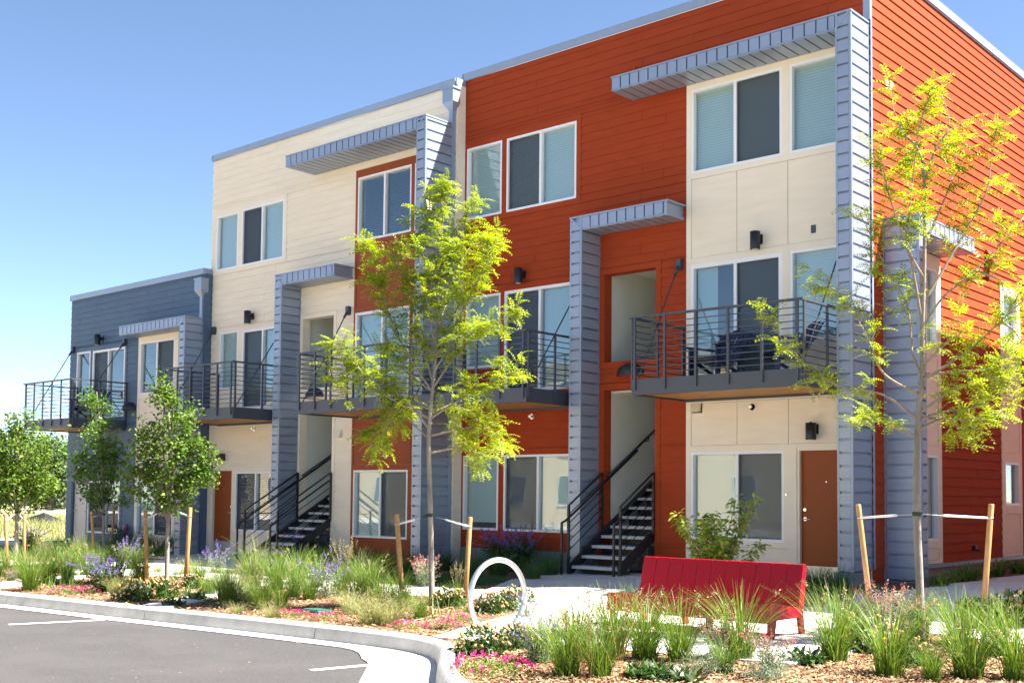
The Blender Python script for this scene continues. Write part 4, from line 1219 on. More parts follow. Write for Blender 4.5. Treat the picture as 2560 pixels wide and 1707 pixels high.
T3, T3sp, _ = crown_tree('pear_tree', 'dense dark green young tree staked in front of the grey building bay', (383, 1336), [(383, 1336), (384, 1270), (386, 1190), (390, 1090), (388, 960), (382, 890)],
    [(392, 1010, 70, 95), (385, 1110, 88, 55), (440, 1060, 45, 75), (380, 920, 34, 45), (325, 1075, 42, 65), (478, 1085, 26, 42), (400, 1150, 60, 35), (345, 1000, 30, 45), (300, 1105, 16, 40), (492, 1050, 14, 30), (372, 890, 12, 26), (430, 960, 22, 40)], 'pear', 7200, .070, .042, 21, 'staked young trees along the lot', cl=(.06, .17), per=26)
T4, T4sp, _ = crown_tree('pear_tree', 'leafy green young tree staked at the left edge of the photo', (36, 1296), [(36, 1296), (38, 1220), (40, 1130), (42, 1020), (40, 950)],
    [(35, 1060, 80, 100), (60, 1120, 80, 60), (0, 1110, 60, 70), (100, 1095, 40, 60), (40, 970, 36, 40), (-30, 1030, 40, 60)], 'pear', 7600, .078, .05, 22, 'staked young trees along the lot', cl=(.07, .2), per=24)
T5, T5sp, _ = crown_tree('ash_tree', 'slim shaded young tree staked right against the grey building front', (238, 1278), [(238, 1278), (238, 1200), (238, 1120), (232, 1000), (222, 900)],
    [(225, 1090, 60, 70), (232, 1000, 48, 80), (215, 925, 26, 40), (262, 1050, 30, 70), (190, 1060, 24, 60), (240, 1150, 50, 34)], 'ash', 4300, .085, .04, 23, 'staked young trees along the lot', cl=(.06, .2), per=18)

# ------------------------------------------------------------------ stakes and guy wires
def stake(label, base, top, sp, r0, side):
    a = ground_at(base[0] * KD, base[1] * KD); 
    b = at_depth(top[0] * KD, top[1] * KD, a)
    s = thing('tree_stake', label, 'stake', a, 'wooden tree stakes')
    d = (b - a)
    mb = MB().tube([a - d * .12, a + d * .5, b - d * .006, b], [.034, .033, .032, .029], 12); mb.build('post', M['stake'], s)
    w0 = a + d * .885
    tz = w0.z + .10
    c = min(sp, key=lambda q: abs(q.z - tz))
    MB().tube([w0 + Vector((0, 0, -.008)), w0 + Vector((0, 0, .008))], .037, 12).build('wire_loop', M['wire'], s)
    e = c + (w0 - c).normalized() * (r0 + .09)
    MB().tube([w0, e], .0035, 5).build('wire', M['wire'], s)
    MB().tube([w0.lerp(e, .06), w0.lerp(e, .72)], .013, 8).build('white_sleeve', M['pvc'], s)
    return c, e
def strap(tree, c, es, r0):
    mb = MB().tube([c + Vector((0, 0, -.02)), c + Vector((0, 0, .02))], r0 * 1.0 + .012, 12)
    for e in es: mb.tube([c + (e - c) * .35, e], [.02, .008], 6)
    mb.build('strap', M['strap'], tree)
SD = [(T1, T1sp, .032, ('wooden stake left of the yellow green tree by the cream building', (925, 1388), (911, 1180)), ('wooden stake right of the yellow green tree, behind the bike hoop', (1068, 1378), (1080, 1187))),
      (T2, T2sp, .036, ('wooden stake left of the right hand tree, beside the red bench', (2003, 1428), (1971, 1158)), ('wooden stake right of the tree at the side wall', (2256, 1440), (2277, 1157))),
      (T3, T3sp, .036, ('wooden stake left of the dense dark green tree', (337, 1336), (334, 1172)), ('wooden stake right of the dense dark green tree', (426, 1345), (437, 1165))),
      (T4, T4sp, .042, ('wooden stake left of the tree at the left edge', (16, 1312), (13, 1180)), ('wooden stake right of the tree at the left edge', (55, 1303), (56, 1180))),
      (T5, T5sp, .034, ('shaded stake left of the slim tree at the grey building', (217, 1284), (210, 1175)), ('shaded stake right of the slim tree at the grey building', (254, 1270), (262, 1168)))]
for tree, sp, rr_, s1, s2 in SD:
    c, e1 = stake(*s1, sp, rr_, -1); c2_, e2 = stake(*s2, sp, rr_, 1)
    strap(tree, c, [e1, e2], rr_)

# ------------------------------------------------------------------ shrub behind the bench
D_ = ray(1790, 1300); q_ = CAM + D_ * ((-2.7 - CAM.y) / D_.y)
SB = Vector((q_.x, -2.7, gzf(q_.x, -2.7)))
rr = random.Random(31)
shrub = thing('dogwood_shrub', 'loose leafy shrub with red stems behind the red bench, before the cream bay', 'shrub', SB)
ws_ = MB(); P, X, N, S = [], [], [], []
for k in range(15):
    a = rr.uniform(0, 6.28); ln = rr.uniform(.2, .75); hgt = rr.uniform(.8, 1.5) * (1.0 if k % 3 else .75)
    dx = RGT * (math.cos(a) * ln * .95) + FH * (math.sin(a) * ln * .6)
    p0 = SB + dx * .12; p1 = SB + dx * .45 + Vector((0, 0, hgt * .5)); p2 = SB + dx + Vector((0, 0, hgt))
    sp_ = spline([p0, p1, p2], 6); ws_.tube(sp_, [.009 - .0005 * i for i in range(len(sp_))], 5)
    for i in range(4, len(sp_)):
        for j in range(20):
            g = Vector((rr.gauss(0, 1), rr.gauss(0, 1), rr.gauss(0, .5))).normalized()
            c = sp_[i] + g * rr.uniform(.0, .10)
            P.append(tuple(c)); X.append(tuple(g + Vector((0, 0, -.35)))); N.append((rr.gauss(0, .4), rr.gauss(0, .4), 1)); S.append(rr.uniform(.055, .105))
ws_.build('stems', M['redstem'], shrub)
TV = np.array([(0, 0, 0), (.45, .27, .05), (1, 0, -.12), (.45, -.27, .05)]); TF = np.array([(0, 1, 2), (0, 2, 3)])
V, F = place_many(TV, TF, P, X, N, S); np_obj('foliage', V, F, M['dogwood'], shrub)

# ------------------------------------------------------------------ far background on the left
def far_at(u, v, y):
    D = ray(u * KD, v * KD); return CAM + D * ((y - CAM.y) / D.y)
fb = far_at(70, 1190, 62)
for i, (u, top, w_, y, lm, lb, nm) in enumerate([(20, 985, 90, 52, 'bgleaf', 'broad green tree beyond the dry field at the left edge', 'far_tree'), (120, 1000, 60, 46, 'bgleaf', 'grey green tree rising behind the grey building corner', 'far_tree'),
        (88, 1005, 50, 70, 'bgleaf', 'pale green tree between the two larger ones beyond the field', 'far_tree'), (150, 1030, 46, 40, 'ash', 'dark green tree nearest the grey building corner', 'far_tree'), (-60, 960, 80, 60, 'bgleaf', 'green tree cut by the left edge of the photo', 'far_tree'),
        (112, 1075, 34, 33, 'conifer', 'low dark green tree in front of the grey green tree beyond the field', 'far_tree'), (66, 1065, 36, 44, 'ash', 'low rounded tree behind the stake of the left edge tree', 'far_tree')]):
    b_ = far_at(u, 1200, y); b_.z = -.3
    pxm = (b_ - CAM).dot(FH) / FPX * KD
    crown_tree(nm, lb, None, [(u, 1200), (u, 1130), (u + 2, 1090), (u, top + 30)], [(u, (top + 1130) / 2, w_, (1130 - top) * .52), (u - w_ * .45, 1110, w_ * .6, 55), (u + w_ * .45, 1095, w_ * .6, 60), (u + 5, top + 25, w_ * .5, 30)], lm, 4200, 10 * pxm, 6 * pxm, 50 + i, 'trees beyond the field', B=b_, cl=(10 * pxm, 22 * pxm), nb=20, per=16)
for i, (u, top, w_, y, lb) in enumerate([(128, 1120, 30, 36, 'dark evergreen bush beside the grey building at the field'), (60, 1150, 26, 50, 'low dark bush beyond the dry field')]):
    b_ = far_at(u, 1200, y); b_.z = -.3; pxm = (b_ - CAM).dot(FH) / FPX * KD
    crown_tree('evergreen_bush', lb, None, [(u, 1200), (u, 1180), (u, 1150), (u, top + 10)], [(u, (top + 1205) / 2, w_, (1205 - top) * .5), (u - 8, 1180, w_ * 1.1, 24)], 'conifer', 2600, 5 * pxm, 4 * pxm, 70 + i, 'bushes beyond the field', B=b_, cl=(5 * pxm, 10 * pxm), nb=10, per=16, cat='bush')
h0 = far_at(30, 1195, 75); h0.z = -.3
fh = thing('far_house', 'pale beige house half hidden by trees beyond the field', 'house', h0)
mb = MB(); mb.box(h0.x - 14, h0.x + 8, h0.y, h0.y + 9, -.3, 4.4); mb.build('wall', M['beige'], fh)
mb = MB(); mb.prism([(h0.y - .6, 4.4), (h0.y + 9.6, 4.4), (h0.y + 4.5, 7.0)], 'x', h0.x - 14.6, h0.x + 8.6); mb.build('roof', M['plinth2'], fh)
for k in range(4):
    mb = MB(); mb.box(h0.x - 12 + k * 5, h0.x - 10.5 + k * 5, h0.y - .06, h0.y + .02, 1.0, 2.6); f_ = mb.build('window', M['white'], fh)
    mb = MB(); mb.box(h0.x - 11.9 + k * 5, h0.x - 10.6 + k * 5, h0.y - .09, h0.y - .05, 1.1, 2.5); mb.build('pane', M['beigewin'], fh if False else f_)
tq = far_at(98, 1198, 14); tq.z = gzf(-36, 14)
MBt = MB(); MBt.add([(tq.x - 1.5, tq.y - .8, -.32), (tq.x + 1.9, tq.y - .7, -.32), (tq.x + 1.4, tq.y + .9, -.32), (tq.x - 1.2, tq.y + .8, -.32), (tq.x + .1, tq.y, .25), (tq.x - .6, tq.y + .1, .12)], [(0, 1, 4, 5), (1, 2, 4), (2, 3, 5, 4), (3, 0, 5), (0, 3, 2, 1)])
tag(MBt.build('tarp_heap', M['tarp']), 'black tarp covered heap lying in the dry field', 'tarp')

# ------------------------------------------------------------------ plants
def blades(n, h, spread, lean, wd, seed, seg=4, hv=.35, base=.35, droop=.25):
    g = np.random.default_rng(seed)
    a = g.uniform(0, 2 * np.pi, n); rr_ = spread * base * np.sqrt(g.random(n))
    hh = h * (1 - hv * g.random(n)); ln = lean * (0.25 + g.random(n)) * np.where(g.random(n) < .15, 1.5, 1)
    b0 = np.stack([rr_ * np.cos(a), rr_ * np.sin(a), np.zeros(n)], 1)
    a2 = a + g.normal(0, .5, n); d = np.stack([np.cos(a2), np.sin(a2), np.zeros(n)], 1)
    s = np.stack([-np.sin(a2), np.cos(a2), np.zeros(n)], 1); tw = g.uniform(-.8, .8, n)
    s = s * np.cos(tw)[:, None] + d * np.sin(tw)[:, None]
    V = np.zeros((n, seg + 1, 2, 3))
    for i in range(seg + 1):
        t = i / seg
        p = b0 + d * (ln * hh * t ** 1.8)[:, None] + np.array([0, 0, 1.]) * (hh * (t - droop * ln * t ** 3))[:, None]
        ww = wd * (1 - .85 * t ** 1.5) * .5
        V[:, i, 0] = p - s * ww; V[:, i, 1] = p + s * ww
    k = (seg + 1) * 2
    q = np.array([(2 * i, 2 * i + 1, 2 * i + 3, 2 * i + 2) for i in range(seg)])
    F = (q[None] + (np.arange(n) * k)[:, None, None]).reshape(-1, 4)
    tips = V[:, -1].mean(1); dirs = V[:, -1].mean(1) - V[:, -2].mean(1)
    return V.reshape(-1, 3), F, tips, dirs, V
def join(*L):
    Vs, Fs, o = [], [], 0
    for V, F in L:
        Vs.append(V); Fs.append(F + o); o += len(V)
    return np.concatenate(Vs), np.concatenate(Fs)
QT = np.array([(0, -.5, 0), (1, -.35, .05), (1, .35, .05), (0, .5, 0)]); QF = np.array([(0, 1, 2, 3)])
LT = np.array([(0, 0, 0), (.5, .28, .06), (1, 0, -.08), (.5, -.28, .06)]); LF = np.array([(0, 1, 2, 3)])
def leaves(P, ls, g, up=.3, T=LT):
    n = len(P); X = g.normal(size=(n, 3)); X[:, 2] += up
    return place_many(T, LF, P, X, g.normal(size=(n, 3)) * .6 + np.array([0, 0, 1]), g.uniform(.7, 1.3, n) * ls)
def dome(n, rx, h, g, shell=.55):
    d = g.normal(size=(n, 3)); d[:, 2] = np.abs(d[:, 2]); d /= np.linalg.norm(d, axis=1, keepdims=True)
    r = (shell + (1 - shell) * g.random(n)); return d * r[:, None] * np.array([rx, rx, h])
def spikes(tips, dirs, L, n, sz, g):
    """whorls of small petals along the end of each stem"""
    P = []; 
    u = dirs / (np.linalg.norm(dirs, axis=1, keepdims=True) + 1e-9)
    k = len(tips)
    t = g.random((k, n)) * L * g.uniform(.5, 1.1, (k, 1))
    P = (tips[:, None] - u[:, None] * t[..., None]).reshape(-1, 3) + g.normal(size=(k * n, 3)) * sz * .35
    X = g.normal(size=(k * n, 3)); X[:, 2] += .5
    return place_many(LT, LF, P, X, g.normal(size=(k * n, 3)), g.uniform(.6, 1.2, k * n) * sz)
def balls(P, r, g):
    T = np.array([(1, 0, 0), (0, 1, 0), (-1, 0, 0), (0, -1, 0), (0, 0, .8), (0, 0, -.8)], float)
    F = np.array([(0, 1, 4), (1, 2, 4), (2, 3, 4), (3, 0, 4), (1, 0, 5), (2, 1, 5), (3, 2, 5), (0, 3, 5)])
    n = len(P); X = g.normal(size=(n, 3)); return place_many(T, F, P, X, g.normal(size=(n, 3)), g.uniform(.7, 1.2, n) * r)

PROTO = {}
def proto(kind, v):
    key = (kind, v)
    if key in PROTO: return PROTO[key]
    g = np.random.default_rng(1000 + 37 * v + sum(map(ord, kind)))
    parts = []
    if kind == 'fountain':
        V, F, t, d, A = blades(230, .82, .30, .62, .0082, v + 1, 5, .5)
        V2, F2, *_ = blades(80, .42, .36, 1.1, .008, v + 60, 4, .5)
        parts = [('ornamental_grass', *join((V, F), (V2, F2)), 'grass'), ('seed_heads', *spikes(t[:7], d[:7], .10, 26, .020, g), 'grasstip')]
    elif kind == 'feather':
        V, F, *_ = blades(200, .55, .3, .55, .006, v + 5, 4, .5)
        V1, F1, t, d, A = blades(22, .98, .2, .22, .004, v + 9, 4, .3)
        parts = [('feather_reed_grass', V, F, 'grass'), ('flower_stems', V1, F1, 'grasspale'), ('seed_heads', *spikes(t, d, .26, 44, .016, g), 'grasstip')]
    elif kind == 'pale':
        V, F, t, d, A = blades(300, .48, .34, .95, .0045, v + 15, 5, .5, droop=.3)
        parts = [('pale_feather_grass', V, F, 'grasspale'), ('seed_heads', *spikes(t[:60], d[:60], .09, 10, .016, g), 'grasstip')]
    elif kind == 'tallpale':
        V, F, t, d, A = blades(110, 1.0, .26, .38, .006, v + 25, 5, .4)
        parts = [('tall_bleached_grass', V, F, 'grasspale')]
    elif kind == 'sage':
        V, F, t, d, A = blades(22, .72, .3, .42, .006, v + 31, 5, .5)
        m_ = A[:, 1:4].mean(2).reshape(-1, 3); P = np.repeat(m_, 9, 0) + g.normal(size=(len(m_) * 9, 3)) * .035
        parts = [('russian_sage', *join((V, F), leaves(P, .05, g, T=LT * np.array([1, .45, 1]))), 'sage'), ('flower_spikes', *spikes(t, d, .24, 46, .019, g), 'lavender')]
    elif kind == 'darksage':
        V, F, t, d, A = blades(40, .72, .3, .5, .007, v + 31, 5, .45)
        m_ = A[:, 1:4].mean(2).reshape(-1, 3); P = np.repeat(m_, 9, 0) + g.normal(size=(len(m_) * 9, 3)) * .04
        parts = [('salvia_plant', *join((V, F), leaves(P, .055, g)), 'leafdk'), ('flower_spikes', *spikes(t, d, .22, 50, .02, g), 'lavender')]
    elif kind == 'spent':
        P = dome(620, .26, .24, g, .35); h = dome(70, .27, .28, g, .92); h = h[h[:, 2] > .1]
        y = h[::9] + np.array([0, 0, .015])
        st = place_many(np.array([(0, -.01, 0), (1, -.01, 0), (1, .01, 0), (0, .01, 0)]), QF, h * .6, h * .4 + 1e-4, g.normal(size=h.shape), np.linalg.norm(h, axis=1) * .42)
        parts = [('blanket_flower', *join(leaves(P, .075, g, T=LT * np.array([1, .55, 1])), st), 'leafdk'), ('spent_heads', *balls(h, .024, g), 'seedbrown'), ('yellow_flowers', *balls(y, .022, g), 'yellow')]
    elif kind == 'pink':
        P = dome(900, .34, .10, g, .5); f_ = dome(120, .36, .14, g, .9); f_ = f_[f_[:, 2] > .05]; f_ = f_[g.random(len(f_)) < .62]
        FP = np.repeat(f_, 5, 0) + g.normal(size=(len(f_) * 5, 3)) * .006
        parts = [('ice_plant', *leaves(P, .032, g, T=LT * np.array([1, .4, 1])), 'grass'), ('flowers', *leaves(FP, .026, g, .2), 'magenta')]
    elif kind == 'coral':
        V, F, t, d, A = blades(46, .60, .26, .4, .005, v + 71, 4, .5)
        m_ = A[:, 1:4].mean(2).reshape(-1, 3); P = np.repeat(m_, 8, 0) + g.normal(size=(len(m_) * 8, 3)) * .03
        parts = [('agastache_plant', *join((V, F), leaves(P, .032, g)), 'sage'), ('flower_spikes', *spikes(t, d, .17, 20, .020, g), 'coral')]
    elif kind == 'silver':
        P = dome(1500, .28, .27, g, .2)
        parts = [('silver_mound_plant', *leaves(P, .05, g, .7, LT * np.array([1, .2, 1])), 'sage')]
    elif kind == 'leafy':
        P = dome(140, .15, .09, g, .3)
        parts = [('ground_cover_plant', *leaves(P, .10, g, .35, LT * np.array([1, .6, 1])), 'leafdk')]
    elif kind == 'green':
        P = dome(520, .30, .34, g, .3)
        parts = [('leafy_perennial', *leaves(P, .085, g, .35), 'leafdk')]
    elif kind == 'stalk':
        V, F, t, d, A = blades(7, 1.0, .2, .55, .006, v + 81, 6, .3)
        parts = [('spent_stalks', V, F, 'stalk'), ('seed_pods', *spikes(t, d, .42, 70, .017, g), 'stalk')]
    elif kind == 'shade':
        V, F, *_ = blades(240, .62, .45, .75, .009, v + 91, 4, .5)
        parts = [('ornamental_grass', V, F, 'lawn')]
    elif kind == 'fern':
        V, F, *_ = blades(70, .34, .3, 1.1, .03, v + 95, 4, .4)
        parts = [('leafy_perennial', V, F, 'grass')]
    objs = []
    for nm, V, F, mt in parts: objs.append((nm, np_mesh(nm, V, F, M[mt]), mt))
    PROTO[key] = objs
    return objs
GRP = dict(fountain='green ornamental grasses', feather='tall feather reed grasses', pale='low pale grasses', tallpale='tall bleached grasses', sage='lavender purple sages', darksage='dark purple salvias', spent='spent blanket flowers', pink='magenta flower mats', coral='coral flowered plants', silver='silver green mounds', leafy='leafy ground cover plants', green='shaded leafy plants', stalk='brown seed stalks', shade='shaded grasses by the wall', fern='small fern like plants')
CAT = dict(fountain='grass', feather='grass', pale='grass', tallpale='grass', sage='flowers', darksage='flowers', spent='flowers', pink='flowers', coral='flowers', silver='plant', leafy='plant', green='plant', stalk='plant', shade='grass', fern='plant')
def plant(kind, u, v, s, label, sw=1.0, k=[0]):
    k[0] += 1
    p = ground_at(u, v)
    pr = proto(kind, k[0] % 3)
    o = bpy.data.objects.new(pr[0][0], pr[0][1]); C.objects.link(o)
    o.location = (p.x, p.y, p.z - .01); o.rotation_euler = (rnd.uniform(-.06, .06), rnd.uniform(-.06, .06), rnd.uniform(0, 6.28)); o.scale = (s * sw, s * sw, s)
    tag(o, label, CAT[kind], GRP[kind], 'thing')
    for nm, me, _ in pr[1:]:
        c = bpy.data.objects.new(nm, me); C.objects.link(c); c.parent = o; c['kind'] = 'stuff'
    return o
PL = [
 # front right bed, before the bench
 ('fountain', 1352, 1655, .80, 'green grass clump just right of the purple sage, before the pad'),
 ('fountain', 1418, 1690, .86, 'green grass clump at the bottom edge, right of the tall brown stalks'),
 ('fountain', 1440, 1640, .92, 'green grass clump between the purple sage and the bench, before the white pad'),
 ('fountain', 1500, 1690, .85, 'green grass clump at the bottom edge below the left end of the bench'),
 ('fountain', 1535, 1638, .98, 'dense green grass clump hiding the left end of the bench'),
 ('fountain', 1612, 1650, 1.0, 'dense green grass clump under the left half of the bench back'),
 ('fountain', 1700, 1655, .92, 'wispy green grass clump before the middle of the bench'),
 ('fountain', 1852, 1650, 1.02, 'tall green grass clump just left of the bench front leg'),
 ('fountain', 1815, 1682, .55, 'short green grass tuft at the foot of the clump before the bench leg'),
 ('fountain', 2085, 1652, 1.05, 'big arching grass clump right of the bench, before the left stake'),
 ('fountain', 2222, 1688, 1.0, 'dense upright grass clump in front of the right hand tree trunk'),
 ('fountain', 2424, 1695, 1.05, 'tall grass clump at the bottom right, left of the corner clump'),
 ('fountain', 2545, 1700, 1.0, 'grass clump cut by the bottom right corner of the photo'),
 ('fountain', 2390, 1612, .85, 'thin grass clump behind the right stake of the right hand tree'),
 ('fountain', 2110, 1580, .8, 'thin tall grass between the left stake and the bench end'),
 ('fountain', 2330, 1700, .55, 'low bright grass tuft at the bottom edge right of the tree'),
 ('sage', 1345, 1660, .80, 'lavender purple sage right of the bike hoop, in front of the pad'),
 ('sage', 1318, 1545, .62, 'lavender purple sage just behind the right foot of the bike hoop'),
 ('sage', 2178, 1575, .75, 'purple sage behind the left stake of the right hand tree'),
 ('stalk', 1470, 1706, 1.0, 'tall curved brown seed stalks at the bottom, right of the purple sage'),
 ('stalk', 1540, 1700, .9, 'tall brown seed stalks before the left end of the bench'),
 ('spent', 1205, 1635, 1.05, 'brown headed flower clump between the kerb corner and the magenta mat'),
 ('spent', 1295, 1620, .95, 'brown headed flower clump right of the bike hoop feet'),
 ('pink', 1225, 1682, 1.25, 'largest magenta flower mat at the bottom, inside the kerb corner'),
 ('coral', 1795, 1650, .85, 'coral flowered plant before the bench, left of its front leg'),
 ('coral', 1930, 1690, .75, 'coral flowered plant in front of the bench leg'),
 ('silver', 1765, 1682, 1.0, 'silver green mound at the bottom below the middle of the bench'),
 ('silver', 1922, 1698, .95, 'silver green mound at the bottom below the bench front leg'),
 ('silver', 1690, 1700, .6, 'small silver green mound at the bottom left of the larger one'),
 ('leafy', 1600, 1696, 1.1, 'leftmost of the dark leafy tufts at the bottom edge'),
 ('leafy', 1648, 1698, 1.2, 'middle dark leafy tuft of three at the bottom edge'),
 ('leafy', 1712, 1704, 1.0, 'rightmost dark leafy tuft below the silver mounds'),
 ('leafy', 2022, 1660, 1.2, 'dark leafy tuft at the right corner of the pad'),
 ('coral', 2205, 1585, 1.1, 'coral pink flowered plant between the left stake and the right hand trunk'),
 ('coral', 2262, 1600, .9, 'pink flowered plant just left of the right hand tree trunk'),
 ('spent', 2168, 1625, 1.35, 'brown headed flower clump between the two big grasses right of the bench'),
 ('spent', 2270, 1660, 1.0, 'spent flower clump at the foot of the right hand tree'),
 ('fountain', 2300, 1600, .75, 'light grass tuft behind the right hand tree trunk'),
 ('spent', 2548, 1560, 1.5, 'orange headed flower clump in the shade at the right edge'),
 ('green', 2480, 1570, 1.0, 'shaded leafy clump left of the orange flowers at the right edge'),
 ('green', 2430, 1545, .8, 'shaded leafy clump beside the right stake'),
 # round the bike hoop
 ('spent', 1122, 1512, .95, 'flower clump with yellow heads left of the bike hoop, by the stake'),
 ('spent', 1225, 1530, .95, 'brown headed clump seen through the bike hoop, centre'),
 ('spent', 1262, 1522, .95, 'brown headed clump seen through the hoop, right of the centre'),
 ('spent', 1292, 1508, 1.0, 'brown headed clump behind the right side of the bike hoop'),
 ('coral', 1205, 1530, .5, 'small pink flowered plant seen through the left of the hoop'),
 ('silver', 1200, 1588, .75, 'pale fuzzy plant at the left foot of the bike hoop'),
 ('pink', 1022, 1570, .75, 'left magenta mat of the row beside the concrete strip'),
 ('pink', 1106, 1570, .7, 'upper middle magenta mat beside the concrete strip'),
 ('pink', 1152, 1554, .75, 'magenta mat just left of the bike hoop'),
 ('fountain', 1050, 1545, .5, 'small grass tuft right of the yellow green tree trunk'),
 ('feather', 1140, 1500, .6, 'small grass with seed heads beside the stake behind the hoop'),
 ('coral', 1063, 1470, 1.0, 'pink flowered plant behind the yellow green tree trunk'),
 # middle bed
 ('feather', 890, 1512, 1.02, 'tall grass with upright brown plumes left of the yellow green tree'),
 ('fountain', 930, 1500, .9, 'green grass clump between the plumed grass and the left stake'),
 ('fountain', 850, 1490, .75, 'green grass clump left of the plumed grass'),
 ('pale', 880, 1535, .95, 'left pale fine grass mound near the kerb below the plumed grass'),
 ('pale', 928, 1560, 1.0, 'middle pale fine grass mound near the kerb'),
 ('pale', 972, 1560, .95, 'right pale fine grass mound near the kerb, left of the pink mats'),
 ('sage', 812, 1495, 1.05, 'tall lavender sage left of the plumed grass in the middle bed'),
 ('pink', 716, 1540, .7, 'magenta mat left of the green valve lid'),
 ('pink', 752, 1536, .5, 'magenta mat just before the green valve lid'),
 ('pink', 815, 1550, .75, 'magenta mat right of the green valve lid'),
 ('fountain', 655, 1524, .82, 'round green grass mound in the middle bed, left of the magenta flowers'),
 ('fountain', 700, 1524, .7, 'green grass tuft between the round mound and the magenta flowers'),
 ('fountain', 735, 1492, .75, 'green grass mound behind the magenta flowers'),
 ('fountain', 772, 1498, .7, 'green grass tuft left of the tall lavender sage'),
 ('pale', 620, 1500, .9, 'pale grass mound at the left of the round green mound'),
 ('tallpale', 645, 1452, .95, 'tall bleached grass in front of the cream building stair'),
 ('fountain', 705, 1452, .7, 'green grass tuft right of the tall bleached grass'),
 ('coral', 608, 1450, .6, 'coral flowered plant left of the tall bleached grass'),
 ('fountain', 580, 1510, .7, 'green grass mound near the end of the narrow concrete strip'),
 ('pale', 592, 1535, .45, 'small pale grass tuft in open mulch by the kerb'),
 ('fountain', 525, 1488, .62, 'green grass tuft beside the narrow concrete strip'),
 ('sage', 540, 1432, .95, 'lavender sage before the orange door of the cream building'),
 ('spent', 482, 1468, .8, 'flower clump at the foot of the right stake of the dark green tree'),
 ('fountain', 560, 1462, .5, 'small grass tuft between the stake and the lavender sage'),
 ('pale', 445, 1440, .6, 'pale grass row behind the dense dark green tree'),
 ('pale', 395, 1432, .6, 'pale grass behind the left stake of the dark green tree'),
 ('leafy', 435, 1516, 1.0, 'left bright tuft at the edge of the narrow concrete strip'),
 ('leafy', 490, 1500, 1.2, 'right bright tuft at the edge of the narrow concrete strip'),
 # left bed
 ('spent', 335, 1500, 1.1, 'left pale headed flower clump by the kerb under the dark green tree'),
 ('spent', 398, 1494, 1.1, 'right flower clump with yellow heads at the dark green tree'),
 ('pale', 285, 1482, .8, 'olive grass mound left of the flower clumps by the kerb'),
 ('darksage', 255, 1480, .9, 'dark purple salvia between the grass mounds of the left bed'),
 ('sage', 312, 1420, 1.0, 'upright lavender sage left of the dark green tree'),
 ('pink', 165, 1484, .85, 'left magenta mat near the kerb in the left bed'),
 ('pink', 215, 1482, .85, 'right magenta mat near the kerb in the left bed'),
 ('fountain', 75, 1476, .95, 'green grass clump nearest the left edge by the kerb'),
 ('fountain', 118, 1460, .95, 'bright green grass clump at the end of the left concrete strip'),
 ('fountain', 168, 1452, .85, 'bright green grass clump behind the left magenta mat'),
 ('fountain', 215, 1440, .85, 'green grass clump behind the right magenta mat'),
 ('tallpale', 205, 1405, .8, 'arching grass in front of the grey building planting'),
 ('tallpale', 105, 1400, .85, 'tall bleached grass right of the left edge tree'),
 ('darksage', 75, 1385, 1.1, 'dark purple salvia behind the left edge tree'),
 ('fountain', 8, 1440, .8, 'grass clump cut by the left edge of the photo'),
 ('coral', 30, 1455, .5, 'small coral flowered plant near the left edge'),
 ('fountain', 250, 1425, .7, 'green grass clump left of the upright lavender sage'),
]
PL += [
 ('fountain', 630, 1470, 1.0, 'tall green grass clump before the foot of the cream stair'),
 ('fountain', 690, 1475, .95, 'green grass clump under the cream stair, right of the tall bleached grass'),
 ('fountain', 745, 1462, .95, 'green grass clump behind the left of the magenta flowers, by the sidewalk'),
 ('fountain', 790, 1470, .9, 'green grass clump just left of the upright plumes, by the sidewalk'),
 ('feather', 860, 1480, .9, 'second plumed grass, lower and left of the tallest one'),
 ('fountain', 905, 1480, .9, 'green grass clump behind the left stake of the yellow green tree'),
 ('pale', 680, 1545, .6, 'pale grass tuft at the kerb left of the magenta flowers'),
 ('fountain', 560, 1500, .75, 'green grass clump right of the narrow concrete strip'),
 ('pale', 610, 1475, 1.0, 'pale grass mound before the cream stair'),
 ('fountain', 500, 1450, .6, 'green grass tuft behind the right stake of the dark green tree'),
 ('fountain', 350, 1452, .85, 'green grass clump behind the left flower clump'),
 ('fountain', 290, 1455, .9, 'green grass clump left of the left stake of the dark green tree'),
 ('fountain', 145, 1432, .95, 'tall green grass clump in the middle of the left bed'),
 ('fountain', 60, 1445, .9, 'green grass clump at the foot of the left edge tree'),
 ('fountain', 190, 1425, .9, 'green grass clump before the slim shaded tree'),
 ('fountain', 330, 1425, .8, 'green grass clump between the upright sage and the left stake'),
 ('pale', 470, 1437, .85, 'pale grass mound right of the dark green tree trunk'),
 ('fountain', 1000, 1520, .75, 'green grass clump at the left of the yellow green tree trunk'),
 ('fountain', 960, 1520, .7, 'green grass clump at the foot of the left stake of the yellow green tree'),
 ('fountain', 2490, 1640, .9, 'grass clump behind the bottom right corner clumps'),
 ('silver', 1240, 1560, .45, 'small fuzzy silver plant between the hoop feet'),
]
for kind, u, v, s, lb in PL: plant(kind, u, v, s, lb)
